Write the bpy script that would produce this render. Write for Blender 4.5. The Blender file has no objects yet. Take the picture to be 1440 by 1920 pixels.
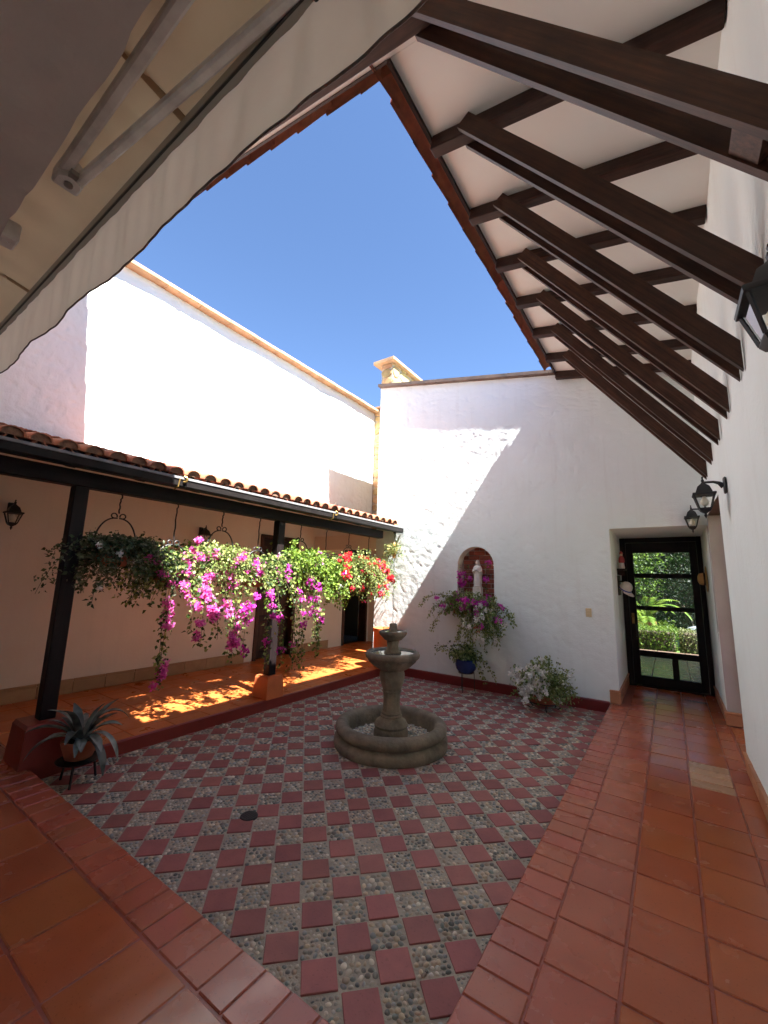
import bpy, math, random
import numpy as np
from mathutils import Matrix, Vector
R = math.radians
rnd = random.Random(11)
NP = np.random.default_rng(5)
scene = bpy.context.scene
col = scene.collection

# ------------------------------------------------------------------ camera, sky, sun, exposure
F_PX, YAW, PITCH, ROLL, CAM_H = 766.67, R(-34.7736), R(9.4526), R(1.5824), 1.65
fw = Vector((math.sin(YAW)*math.cos(PITCH), math.cos(YAW)*math.cos(PITCH), math.sin(PITCH)))
r0 = Vector((math.cos(YAW), -math.sin(YAW), 0)); u0 = r0.cross(fw)
rr = math.cos(ROLL)*r0 + math.sin(ROLL)*u0
uu = -math.sin(ROLL)*r0 + math.cos(ROLL)*u0
cam = bpy.data.cameras.new('camera'); camo = bpy.data.objects.new('camera', cam); col.objects.link(camo)
cam.sensor_fit = 'HORIZONTAL'; cam.sensor_width = 36; cam.lens = F_PX/1440*36
cam.clip_start = 0.02; cam.clip_end = 2000
M = Matrix((rr, uu, -fw)).transposed().to_4x4(); M.translation = (0, 0, CAM_H)
camo.matrix_world = M
scene.camera = camo

LIGHT = Vector((-0.668, 0.12, -1.0)).normalized()
world = bpy.data.worlds.new('World'); scene.world = world; world.use_nodes = True
wn = world.node_tree.nodes; wl = world.node_tree.links
sky = wn.new('ShaderNodeTexSky'); sky.sky_type = 'NISHITA'; sky.sun_disc = False
sky.sun_elevation = math.asin(-LIGHT.z); sky.sun_rotation = math.atan2(-LIGHT.x, -LIGHT.y)
sky.altitude = 2000; sky.air_density = 1.0; sky.dust_density = 0.0; sky.ozone_density = 5.0
wl.new(sky.outputs[0], wn['Background'].inputs[0]); wn['Background'].inputs[1].default_value = 0.050
sun = bpy.data.lights.new('sun', 'SUN'); suno = bpy.data.objects.new('sun', sun); col.objects.link(suno)
sun.energy = 4.6; sun.angle = R(0.5); sun.color = (1.0, 0.985, 0.955)
suno.rotation_euler = LIGHT.to_track_quat('-Z', 'Y').to_euler(); suno.location = (4, -2, 9)
vs = scene.view_settings
scene.display_settings.display_device = 'sRGB'
vs.view_transform = 'Standard'; vs.look = 'None'; vs.gamma = 1; vs.use_curve_mapping = False; vs.exposure = 2.82
scene.render.engine = 'CYCLES'
scene.cycles.use_denoising = True
scene.cycles.max_bounces = 14; scene.cycles.diffuse_bounces = 10; scene.cycles.transparent_max_bounces = 16
scene.cycles.sample_clamp_indirect = 12

# ------------------------------------------------------------------ materials
MT = {}
def mat(name, c=(.5, .5, .5), rough=.6, c2=None, nscale=4.0, bump=0.0, bscale=30.0, metal=0.0, spec=.4, jitter=0.0,
        attr=False, transl=0.0, detail=6.0, bdist=0.01, coat=0.0, rvar=0.0, hue=0.0, grain=None, streak=0.0, speck=0.0):
    m = bpy.data.materials.new(name); m.use_nodes = True
    nt = m.node_tree; n = nt.nodes; l = nt.links
    b = n['Principled BSDF']; b.inputs['Roughness'].default_value = rough
    b.inputs['Metallic'].default_value = metal; b.inputs['Specular IOR Level'].default_value = spec
    if coat: b.inputs['Coat Weight'].default_value = coat; b.inputs['Coat Roughness'].default_value = .12
    tc = n.new('ShaderNodeTexCoord'); geo = n.new('ShaderNodeNewGeometry')
    src = None
    if attr:
        a = n.new('ShaderNodeAttribute'); a.attribute_name = 'Col'; src = a.outputs['Color']
    else:
        rgb = n.new('ShaderNodeRGB'); rgb.outputs[0].default_value = (*c, 1); src = rgb.outputs[0]
    if c2 is not None:
        nz = n.new('ShaderNodeTexNoise'); nz.inputs['Scale'].default_value = nscale; nz.inputs['Detail'].default_value = detail
        nz.inputs['Roughness'].default_value = .6
        l.new(geo.outputs['Position'], nz.inputs['Vector'])
        rp = n.new('ShaderNodeValToRGB'); rp.color_ramp.elements[0].position = .35; rp.color_ramp.elements[1].position = .68
        l.new(nz.outputs['Fac'], rp.inputs[0])
        mx = n.new('ShaderNodeMix'); mx.data_type = 'RGBA'; l.new(rp.outputs[0], mx.inputs[0])
        l.new(src, mx.inputs[6]); mx.inputs[7].default_value = (*c2, 1); src = mx.outputs[2]
    if jitter:
        oi = n.new('ShaderNodeObjectInfo'); hs = n.new('ShaderNodeHueSaturation')
        mr = n.new('ShaderNodeMapRange'); mr.inputs[3].default_value = 1-jitter; mr.inputs[4].default_value = 1+jitter
        l.new(oi.outputs['Random'], mr.inputs[0]); l.new(mr.outputs[0], hs.inputs['Value']); l.new(src, hs.inputs['Color'])
        if hue:
            m2 = n.new('ShaderNodeMath'); m2.operation = 'MULTIPLY'; m2.inputs[1].default_value = 7.31; l.new(oi.outputs['Random'], m2.inputs[0])
            m3 = n.new('ShaderNodeMath'); m3.operation = 'FRACT'; l.new(m2.outputs[0], m3.inputs[0])
            m4 = n.new('ShaderNodeMapRange'); m4.inputs[3].default_value = .5-hue; m4.inputs[4].default_value = .5+hue; l.new(m3.outputs[0], m4.inputs[0])
            l.new(m4.outputs[0], hs.inputs['Hue'])
        src = hs.outputs[0]
    vec = geo.outputs['Position']
    if grain is not None:                                  # long fibres along the board's own direction
        gd_ = Vector(grain).normalized(); dt = n.new('ShaderNodeVectorMath'); dt.operation = 'DOT_PRODUCT'; l.new(vec, dt.inputs[0]); dt.inputs[1].default_value = gd_
        scn = n.new('ShaderNodeVectorMath'); scn.operation = 'SCALE'; scn.inputs[0].default_value = gd_*-.955; l.new(dt.outputs['Value'], scn.inputs['Scale'])
        ad = n.new('ShaderNodeVectorMath'); ad.operation = 'ADD'; l.new(vec, ad.inputs[0]); l.new(scn.outputs[0], ad.inputs[1]); vec = ad.outputs[0]
        ng = n.new('ShaderNodeTexNoise'); ng.inputs['Scale'].default_value = 55; ng.inputs['Detail'].default_value = 6; ng.inputs['Roughness'].default_value = .7; l.new(vec, ng.inputs['Vector'])
        rg_ = n.new('ShaderNodeMapRange'); rg_.inputs[1].default_value = .3; rg_.inputs[2].default_value = .7; rg_.inputs[3].default_value = .45; rg_.inputs[4].default_value = 1.75; l.new(ng.outputs['Fac'], rg_.inputs[0])
        mg = n.new('ShaderNodeVectorMath'); mg.operation = 'SCALE'; l.new(src, mg.inputs[0]); l.new(rg_.outputs[0], mg.inputs['Scale']); src = mg.outputs[0]
    if streak:                                             # rain runs and damp stains on the plaster
        mp = n.new('ShaderNodeMapping'); mp.inputs['Scale'].default_value = (5, 5, .35); l.new(geo.outputs['Position'], mp.inputs[0])
        nk = n.new('ShaderNodeTexNoise'); nk.inputs['Scale'].default_value = 1.6; nk.inputs['Detail'].default_value = 7; nk.inputs['Roughness'].default_value = .65; l.new(mp.outputs[0], nk.inputs['Vector'])
        rk_ = n.new('ShaderNodeMapRange'); rk_.inputs[1].default_value = .52; rk_.inputs[2].default_value = .78; rk_.inputs[3].default_value = 0; rk_.inputs[4].default_value = streak; l.new(nk.outputs['Fac'], rk_.inputs[0])
        mk = n.new('ShaderNodeMix'); mk.data_type = 'RGBA'; l.new(rk_.outputs[0], mk.inputs[0]); l.new(src, mk.inputs[6]); mk.inputs[7].default_value = (.46, .42, .36, 1); src = mk.outputs[2]
    if speck:                                              # pits and scuffs
        nq = n.new('ShaderNodeTexNoise'); nq.inputs['Scale'].default_value = 75; nq.inputs['Detail'].default_value = 3; l.new(geo.outputs['Position'], nq.inputs['Vector'])
        rq = n.new('ShaderNodeMapRange'); rq.inputs[1].default_value = .62; rq.inputs[2].default_value = .72; rq.inputs[3].default_value = 1.0; rq.inputs[4].default_value = 1-speck; l.new(nq.outputs['Fac'], rq.inputs[0])
        mq = n.new('ShaderNodeVectorMath'); mq.operation = 'SCALE'; l.new(src, mq.inputs[0]); l.new(rq.outputs[0], mq.inputs['Scale']); src = mq.outputs[0]
    l.new(src, b.inputs['Base Color'])
    if rvar:
        nr = n.new('ShaderNodeTexNoise'); nr.inputs['Scale'].default_value = 5.0; nr.inputs['Detail'].default_value = 5
        l.new(geo.outputs['Position'], nr.inputs['Vector'])
        mr2 = n.new('ShaderNodeMapRange'); mr2.inputs[1].default_value = .3; mr2.inputs[2].default_value = .7
        mr2.inputs[3].default_value = max(.02, rough-rvar); mr2.inputs[4].default_value = rough+rvar
        l.new(nr.outputs['Fac'], mr2.inputs[0]); l.new(mr2.outputs[0], b.inputs['Roughness'])
    if bump:
        nb = n.new('ShaderNodeTexNoise'); nb.inputs['Scale'].default_value = bscale; nb.inputs['Detail'].default_value = 5
        l.new(vec, nb.inputs['Vector'])
        bp = n.new('ShaderNodeBump'); bp.inputs['Strength'].default_value = bump; bp.inputs['Distance'].default_value = bdist
        l.new(nb.outputs['Fac'], bp.inputs['Height']); l.new(bp.outputs[0], b.inputs['Normal'])
    if transl:
        t = n.new('ShaderNodeBsdfTranslucent'); l.new(src, t.inputs[0])
        ms = n.new('ShaderNodeMixShader'); ms.inputs[0].default_value = transl
        l.new(b.outputs[0], ms.inputs[1]); l.new(t.outputs[0], ms.inputs[2])
        l.new(ms.outputs[0], n['Material Output'].inputs[0])
    MT[name] = m
    return m

mat('plaster_white', (.77, .825, .81), .9, (.73, .78, .76), 1.3, streak=.16, bump=.35, bscale=45, bdist=.012, spec=.15)
mat('plaster_side', (.775, .82, .80), .9, (.735, .77, .745), .9, streak=.14, bump=.3, bscale=35, bdist=.01, spec=.15)
mat('plaster_bounce_tint', (.83, .74, .63), .9, (.78, .68, .57), 1.2, streak=.10, bump=.25, bscale=30, bdist=.01, spec=.15)  # white plaster with the orange floor's bounce light tinted into its colour
mat('soffit_white', (.82, .85, .82), .9, (.79, .81, .78), 1.0, bump=.1, bscale=18, spec=.15)
mat('jamb_grey', (.46, .42, .40), .9, (.40, .36, .34), 2, bump=.2, bscale=30, spec=.15)
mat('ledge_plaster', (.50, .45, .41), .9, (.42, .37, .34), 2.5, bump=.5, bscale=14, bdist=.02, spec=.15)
WK = dict(rough=.55, bump=.35, bscale=60, bdist=.004, jitter=.25, spec=.3)
mat('wood_dark', (.030, .013, .009), c2=(.018, .008, .006), nscale=9, grain=(0, 1, 0), **WK)
mat('wood_x', (.034, .015, .010), c2=(.020, .009, .006), nscale=9, grain=(1, 0, -.185), **WK)
mat('wood_brace', (.054, .021, .010), c2=(.034, .013, .007), nscale=7, grain=(1.51, 0, -2.0), **WK)
mat('wood_brown', (.062, .026, .015), c2=(.036, .015, .009), nscale=7, grain=(0, 0, 1), **WK)
mat('wood_black', (.010, .005, .005), c2=(.006, .003, .003), nscale=9, grain=(0, 0, 1), **{**WK, 'jitter': 0})
mat('wood_black_y', (.010, .005, .005), c2=(.006, .003, .003), nscale=9, grain=(0, 1, 0), **{**WK, 'jitter': 0})
mat('iron', (.012, .012, .013), .5, spec=.5)
mat('gutter_paint', (.012, .010, .010), .42, (.02, .017, .016), 6, spec=.2)
mat('gutter_lip', (.26, .26, .26), .5, (.18, .18, .18), 12, metal=.2)
mat('roof_tile', (.46, .17, .09), .8, (.33, .13, .08), 14, bump=.3, bscale=80, bdist=.005, jitter=.22, hue=.008)
mat('tile_mortar', (.34, .20, .13), .9, (.24, .14, .10), 20, bump=.4, bscale=60)
mat('coping_tan', (.50, .32, .17), .85, (.34, .21, .12), 5, bump=.4, bscale=25, jitter=.12)
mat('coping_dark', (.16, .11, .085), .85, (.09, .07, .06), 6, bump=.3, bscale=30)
mat('floor_tile', (.395, .102, .038), .22, (.335, .082, .032), 1.6, bump=.10, bscale=6, bdist=.012, spec=.5, jitter=.09, rvar=.08, hue=.005, detail=3, speck=.3)
mat('floor_edge', (.40, .105, .056), .26, (.35, .088, .046), 1.8, bump=.12, bscale=6, bdist=.012, spec=.5, jitter=.08, rvar=.08, hue=.005, detail=3, speck=.3)
mat('floor_reflect', (.52, .30, .17), .28, (.44, .24, .13), 4.0, bump=.2, bscale=9, bdist=.01, spec=.5, jitter=.1, rvar=.08)  # paler tile colour paints in light reflected from the side opening
mat('floor_grout', (.30, .082, .055), .3, (.25, .068, .046), 8, bump=.3, bscale=30)
mat('gallery_tile', (.60, .165, .040), .33, (.52, .13, .034), 3.0, bump=.15, bscale=8, bdist=.01, spec=.5, jitter=.10, rvar=.08)
mat('kerb_red', (.24, .034, .022), .38, (.19, .028, .02), 4, bump=.2, bscale=12, spec=.45)
mat('skirting_red', (.20, .020, .018), .42, (.16, .018, .016), 5, bump=.1, bscale=12, spec=.45)
mat('patio_tile', (.34, .112, .098), .62, (.26, .088, .080), 7, bump=.3, bscale=60, bdist=.003, jitter=.14, hue=.006, speck=.25)
mat('mortar', (.42, .375, .295), .9, (.30, .265, .21), 7, bump=.8, bscale=90, bdist=.008)
mat('pebble', attr=True, rough=.55, bump=.2, bscale=120, bdist=.002)
mat('skirting_tan', (.46, .29, .15), .6, (.38, .23, .12), 6, bump=.1, bscale=20, jitter=.1)
mat('skirting_orange', (.46, .20, .10), .5, (.38, .16, .08), 6, bump=.1, bscale=20, jitter=.12)
mat('stone_fountain', (.27, .225, .155), .85, (.12, .105, .075), 5, streak=.25, bump=.7, bscale=38, bdist=.012)
mat('stone_warm', (.55, .38, .18), .85, (.40, .24, .11), 6, bump=.8, bscale=30, bdist=.015, jitter=.3, hue=.02)
mat('stone_mortar', (.52, .44, .32), .9, (.42, .35, .25), 9, bump=.5, bscale=40)
mat('awning_cloth', (.84, .75, .62), .9, (.78, .68, .56), 3, bump=.15, bscale=90, bdist=.002, transl=.40)
mat('awning_top', (.76, .62, .42), .9, (.70, .55, .37), 3, bump=.15, bscale=90, bdist=.002, transl=.22)
mat('metal_white', (.74, .71, .67), .4, (.48, .45, .43), 8, spec=.5)
mat('metal_grey', (.30, .29, .27), .35, metal=.7)
mat('leaf', attr=True, rough=.5, transl=.42, spec=.35)
mat('petal', attr=True, rough=.65, transl=.45, spec=.2)
mat('stem', (.09, .075, .035), .8)
mat('clay', (.42, .14, .07), .8, (.33, .10, .05), 7, bump=.2, bscale=30)
mat('clay_orange', (.62, .17, .05), .75, (.52, .14, .045), 5, bump=.2, bscale=20)
mat('soil', (.04, .028, .02), .95, bump=.5, bscale=60)
mat('blue_glaze', (.012, .022, .11), .15, (.02, .04, .16), 6, spec=.6)
mat('brick', (.30, .085, .05), .85, (.20, .06, .04), 12, bump=.4, bscale=60, bdist=.006, jitter=.3)
mat('brick_mortar', (.42, .38, .33), .9, bump=.3, bscale=60)
mat('statue_white', (.78, .74, .68), .6, (.66, .60, .54), 14)
mat('bulb_white', (.80, .76, .66), .35)
mat('switch_cream', (.62, .50, .30), .4)
mat('cloth_white', (.74, .70, .66), .9, (.66, .62, .6), 20)
mat('cloth_blue', (.05, .08, .35), .9)
mat('straw', (.55, .34, .13), .8, (.42, .25, .09), 40, bump=.5, bscale=120)
mat('robe_red', (.42, .05, .05), .5)
mat('skin_clay', (.60, .40, .28), .6)
mat('brass', (.35, .22, .07), .35, metal=.8)
mat('agave_leaf', (.24, .27, .24), .45, (.06, .075, .06), 13, transl=.1, jitter=.4, detail=1)
mat('grass', (.07, .13, .03), .9, (.10, .17, .04), 20, bump=.6, bscale=60)
mat('terrace', (.26, .17, .13), .22, (.20, .13, .10), 5, spec=.5, jitter=.15)
mat('bark', (.10, .075, .05), .9, (.06, .045, .03), 14, bump=.7, bscale=30)
mat('room_unlit', (.10, .075, .06), .9)  # dark wall colour paints in the lack of light inside the room
mat('drain', (.03, .028, .026), .6)
mat('rock', (.20, .22, .24), .9, (.12, .13, .15), 4, bump=.6, bscale=12)

def glass(name, tint=(1, 1, 1), refl=.10):
    m = bpy.data.materials.new(name); m.use_nodes = True; nt = m.node_tree; n = nt.nodes; l = nt.links
    n.remove(n['Principled BSDF'])
    t = n.new('ShaderNodeBsdfTransparent'); t.inputs[0].default_value = (*tint, 1)
    g = n.new('ShaderNodeBsdfGlossy'); g.inputs['Roughness'].default_value = .02
    fr = n.new('ShaderNodeLayerWeight'); fr.inputs[0].default_value = refl
    mx = n.new('ShaderNodeMixShader'); l.new(fr.outputs['Fresnel'], mx.inputs[0]); l.new(t.outputs[0], mx.inputs[1]); l.new(g.outputs[0], mx.inputs[2])
    l.new(mx.outputs[0], n['Material Output'].inputs[0]); MT[name] = m
glass('pane_glass', (.93, .95, .94), .25); glass('lamp_glass', (.92, .92, .90), .2)
mw = bpy.data.materials.new('water'); mw.use_nodes = True
bw = mw.node_tree.nodes['Principled BSDF']; bw.inputs['Base Color'].default_value = (.16, .155, .13, 1); bw.inputs['Roughness'].default_value = .03
MT['water'] = mw

# ------------------------------------------------------------------ mesh helpers
class MB:
    def __init__(s): s.v = []; s.f = []
    def add(s, vs_, fs_):
        o = len(s.v); s.v += [tuple(p) for p in vs_]; s.f += [tuple(i+o for i in f) for f in fs_]; return s
    def box(s, x0, x1, y0, y1, z0, z1, ch=0.0, mtx=None):
        if ch <= 0:
            v = [(x, y, z) for z in (z0, z1) for y in (y0, y1) for x in (x0, x1)]
            f = [(0, 2, 3, 1), (4, 5, 7, 6), (0, 1, 5, 4), (2, 6, 7, 3), (0, 4, 6, 2), (1, 3, 7, 5)]
        else:
            v = []; idx = {}
            for sx in (0, 1):
                for sy in (0, 1):
                    for sz in (0, 1):
                        X = (x0, x1)[sx]; Y = (y0, y1)[sy]; Z = (z0, z1)[sz]
                        ix = X+ch*(1-2*sx); iy = Y+ch*(1-2*sy); iz = Z+ch*(1-2*sz)
                        idx[sx, sy, sz] = len(v); v += [(X, iy, iz), (ix, Y, iz), (ix, iy, Z)]
            I = lambda a, b, c, k: idx[a, b, c]+k
            f = [(I(0,0,0,0), I(0,0,1,0), I(0,1,1,0), I(0,1,0,0)), (I(1,0,0,0), I(1,1,0,0), I(1,1,1,0), I(1,0,1,0)),
                 (I(0,0,0,1), I(1,0,0,1), I(1,0,1,1), I(0,0,1,1)), (I(0,1,0,1), I(0,1,1,1), I(1,1,1,1), I(1,1,0,1)),
                 (I(0,0,0,2), I(0,1,0,2), I(1,1,0,2), I(1,0,0,2)), (I(0,0,1,2), I(1,0,1,2), I(1,1,1,2), I(0,1,1,2))]
            for a in (0, 1):
                for b in (0, 1):
                    f.append((I(a,b,0,0), I(a,b,1,0), I(a,b,1,1), I(a,b,0,1)))
                    f.append((I(a,0,b,0), I(a,1,b,0), I(a,1,b,2), I(a,0,b,2)))
                    f.append((I(0,a,b,1), I(1,a,b,1), I(1,a,b,2), I(0,a,b,2)))
            for k in idx: f.append((idx[k], idx[k]+1, idx[k]+2))
        if mtx is not None: v = [tuple(mtx @ Vector(p)) for p in v]
        return s.add(v, f)
    def bar(s, a, b, w, d, up=(0, 0, 1), ch=0.0):
        a = Vector(a); b = Vector(b); x = (b-a); L = x.length; x.normalize()
        upv = Vector(up); y = upv.cross(x).normalized(); z = x.cross(y)
        m = Matrix((x, y, z)).transposed().to_4x4(); m.translation = a
        return s.box(0, L, -w/2, w/2, -d/2, d/2, ch, m)
    def tube(s, pts, rad, n=8, cap=True):
        pts = [Vector(p) for p in pts]; k = len(pts); rs = rad if hasattr(rad, '__len__') else [rad]*k
        vs_ = []; fs_ = []; ref = None
        for i, p in enumerate(pts):
            t = (pts[min(i+1, k-1)]-pts[max(i-1, 0)])
            if t.length < 1e-9: t = Vector((0, 0, 1))
            t.normalize()
            if ref is None: ref = Vector((1, 0, 0)) if abs(t.x) < .8 else Vector((0, 1, 0))
            a = (ref - t*ref.dot(t)).normalized(); ref = a; b = t.cross(a)
            for j in range(n):
                an = 2*math.pi*j/n; vs_.append(p + (a*math.cos(an)+b*math.sin(an))*rs[i])
        for i in range(k-1):
            for j in range(n):
                fs_.append((i*n+j, i*n+(j+1) % n, (i+1)*n+(j+1) % n, (i+1)*n+j))
        if cap: fs_ += [tuple(range(n-1, -1, -1)), tuple((k-1)*n+j for j in range(n))]
        return s.add(vs_, fs_)
    def lathe(s, prof, n=32, c=(0, 0, 0), mod=None, sx=1.0, sy=1.0, a0=0.0):
        vs_ = []; fs_ = []; k = len(prof)
        for i, (r, z) in enumerate(prof):
            for j in range(n):
                an = 2*math.pi*j/n+a0; q = r*(mod(an, i) if mod else 1)
                vs_.append((c[0]+q*math.cos(an)*sx, c[1]+q*math.sin(an)*sy, c[2]+z))
        for i in range(k-1):
            for j in range(n):
                fs_.append((i*n+j, i*n+(j+1) % n, (i+1)*n+(j+1) % n, (i+1)*n+j))
        if prof[0][0] > 1e-5: fs_.append(tuple(range(n-1, -1, -1)))
        if prof[-1][0] > 1e-5 and k > 2: fs_.append(tuple((k-1)*n+j for j in range(n)))
        return s.add(vs_, fs_)
    def prism(s, poly, z0, z1):
        n = len(poly); v = [(x, y, z0) for x, y in poly]+[(x, y, z1) for x, y in poly]
        f = [tuple(range(n-1, -1, -1)), tuple(range(n, 2*n))]+[(i, (i+1) % n, n+(i+1) % n, n+i) for i in range(n)]
        return s.add(v, f)
    def mesh(s, name, m, smooth=None):
        me = bpy.data.meshes.new(name); me.from_pydata(s.v, [], s.f); me.update()
        if m: me.materials.append(MT[m])
        if smooth:
            me.shade_smooth(); me.set_sharp_from_angle(angle=R(smooth))
        return me
    def build(s, name, m, parent=None, smooth=None, loc=None):
        return obj(name, s.mesh(name, m, smooth), parent, loc)

def obj(name, me, parent=None, loc=None, rot=None):
    o = bpy.data.objects.new(name, me); col.objects.link(o)
    if parent is not None: o.parent = parent
    if loc is not None: o.location = loc
    if rot is not None: o.rotation_euler = rot
    return o
def npmesh(name, V, Fc, m, colors=None, smooth=False):
    V = np.asarray(V, np.float32); Fc = np.asarray(Fc, np.int32); k = Fc.shape[1]
    me = bpy.data.meshes.new(name); me.vertices.add(len(V)); me.vertices.foreach_set('co', V.ravel())
    me.loops.add(Fc.size); me.loops.foreach_set('vertex_index', Fc.ravel())
    me.polygons.add(len(Fc)); me.polygons.foreach_set('loop_start', np.arange(0, Fc.size, k, dtype=np.int32))
    try: me.polygons.foreach_set('loop_total', np.full(len(Fc), k, np.int32))
    except Exception: pass
    me.update(calc_edges=True); me.validate()
    if colors is not None:
        a = me.color_attributes.new('Col', 'FLOAT_COLOR', 'POINT')
        c = np.ones((len(V), 4), np.float32); c[:, :3] = colors; a.data.foreach_set('color', c.ravel())
    me.materials.append(MT[m])
    if smooth: me.shade_smooth()
    return me
def thing(name, label, cat, loc=(0, 0, 0), rotz=0, group=None):
    o = bpy.data.objects.new(name, None); col.objects.link(o); o.location = loc; o.rotation_euler = (0, 0, rotz)
    o.empty_display_size = .1
    return tag(o, label, cat, group)
def tag(o, label=None, cat=None, group=None, kind=None):
    if label: o['label'] = label
    if cat: o['category'] = cat
    if group: o['group'] = group
    if kind: o['kind'] = kind
    return o
def copy_tree(o, parent=None):
    c = o.copy(); col.objects.link(c); c.parent = parent
    for ch in list(o.children): copy_tree(ch, c)
    return c

# smooth lattice noise (for the hand-trowelled plaster relief)
def vnoise(u, v, seed):
    g = np.random.default_rng(seed).random((256, 256))
    iu = np.floor(u).astype(int); iv = np.floor(v).astype(int); fu = u-iu; fv = v-iv
    fu = fu*fu*(3-2*fu); fv = fv*fv*(3-2*fv); a = iu % 256; b = iv % 256; a1 = (iu+1) % 256; b1 = (iv+1) % 256
    return (g[a, b]*(1-fu)+g[a1, b]*fu)*(1-fv)+(g[a, b1]*(1-fu)+g[a1, b1]*fu)*fv
def plaster(u, v, seed, dent=.008, wave=.006, fs=1.0):
    w = (vnoise(u*1.5+v*.7+30, v*1.5-u*.7+30, seed)-.5)*wave*2
    wu = u+.10*vnoise(u*5+9, v*5+9, seed+7); wv = v+.10*vnoise(u*5+9, v*5+9, seed+8)
    d = np.zeros_like(u)
    for k, (sc, th) in enumerate(((9*fs, .66), (15*fs, .66), (24*fs, .66))):
        ca, sa = math.cos(.5+k*.9), math.sin(.5+k*.9)
        n = vnoise((wu*ca-wv*sa)*sc*.8+40, (wu*sa+wv*ca)*sc*1.15+40, seed+20+k); d -= np.clip((n-th)/(1-th), 0, 1)*dent*(1, .8, .5)[k]
    return w+d+(vnoise(u*21+v*13+99, v*21-u*13+99, seed+3)-.5)*dent*.3
def scoops(u, v, seed):
    d = np.zeros_like(u); wu = u+.12*vnoise(u*4+9, v*4+9, seed+7); wv = v+.12*vnoise(u*4+9, v*4+9, seed+8)
    dens = np.clip(vnoise(u*.7+5, v*.9+5, seed+1)*1.3-.15, 0, 1)
    for k, (sc, th, dp) in enumerate(((6.5, .78, .014), (10, .78, .013), (15, .80, .010))):
        a = .4+k*1.1; n = vnoise((wu*math.cos(a)-wv*math.sin(a))*sc+60, (wu*math.sin(a)+wv*math.cos(a))*sc*1.25+60, seed+20+k)
        t = np.clip((n-th+.06*dens)/.10, 0, 1); d -= t*t*(3-2*t)*dp
    return d
def wall_grid(us, vs_, fn, hole=None, snap=None):
    """grid of quads over us x vs_; fn(u,v)->xyz ; cells wholly in the hole dropped, left-over verts snapped on its edge"""
    U, V = np.meshgrid(us, vs_, indexing='ij'); nu, nv = U.shape
    idx = np.arange(nu*nv).reshape(nu, nv)
    q = np.stack([idx[:-1, :-1], idx[1:, :-1], idx[1:, 1:], idx[:-1, 1:]], -1)
    if hole is not None:
        ins = hole(U, V)
        allin = ins[:-1, :-1] & ins[1:, :-1] & ins[1:, 1:] & ins[:-1, 1:]
        q = q[~allin]
        if snap: U, V = snap(U, V, ins)
    else: q = q.reshape(-1, 4)
    P = fn(U, V).reshape(-1, 3)
    used = np.unique(q); mp = -np.ones(nu*nv, int); mp[used] = np.arange(len(used))
    return P[used], mp[q]
def axis(a, b, step, extra=()):
    s = np.linspace(a, b, max(2, int(round((b-a)/step))+1))
    ex = [e for e in extra if a < e < b]
    for e in ex: s[np.argmin(abs(s-e))] = e
    return s

# ------------------------------------------------------------------ leaves, petals, vines
def leaf_mesh(name, pos, dirs, nrm, L, Wd, colr, m='leaf', fold=.18):
    pos = np.asarray(pos); n = len(pos); L = np.asarray(L).reshape(-1, 1); Wd = np.asarray(Wd).reshape(-1, 1)
    d = dirs/np.linalg.norm(dirs, axis=1, keepdims=True)
    s = np.cross(d, nrm); s /= np.linalg.norm(s, axis=1, keepdims=True)+1e-9; u = np.cross(s, d)
    v0 = pos; v1 = pos+d*L*.45+s*Wd*.5+u*Wd*fold; v2 = pos+d*L-u*L*.06; v3 = pos+d*L*.45-s*Wd*.5+u*Wd*fold
    V = np.stack([v0, v1, v2, v3], 1).reshape(-1, 3)
    b = np.arange(n)*4
    Fc = np.concatenate([np.stack([b, b+1, b+2], 1), np.stack([b, b+2, b+3], 1)])
    return npmesh(name, V, Fc, m, np.repeat(colr, 4, 0))
def pick(pal, n, rng, jit=.25):
    pal = np.array([p[:3] for p in pal]); w = rng.integers(0, len(pal), n)
    return np.clip(pal[w]*(1+jit*(rng.random((n, 1))*2-1)), 0, 1)
def strand(rng, p0, az, el, L, grav=2.2, wander=.35, step=.02, tilt_up=1.0):
    p = np.array(p0, float); d = np.array([math.cos(az)*math.cos(el), math.sin(az)*math.cos(el), math.sin(el)])
    pts = [p.copy()]
    for i in range(int(L/step)):
        d = d+np.array([0, 0, -grav*step])+rng.normal(0, wander, 3)*math.sqrt(step)*.35
        d /= np.linalg.norm(d); p = p+d*step; pts.append(p.copy())
    return np.array(pts)
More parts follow.
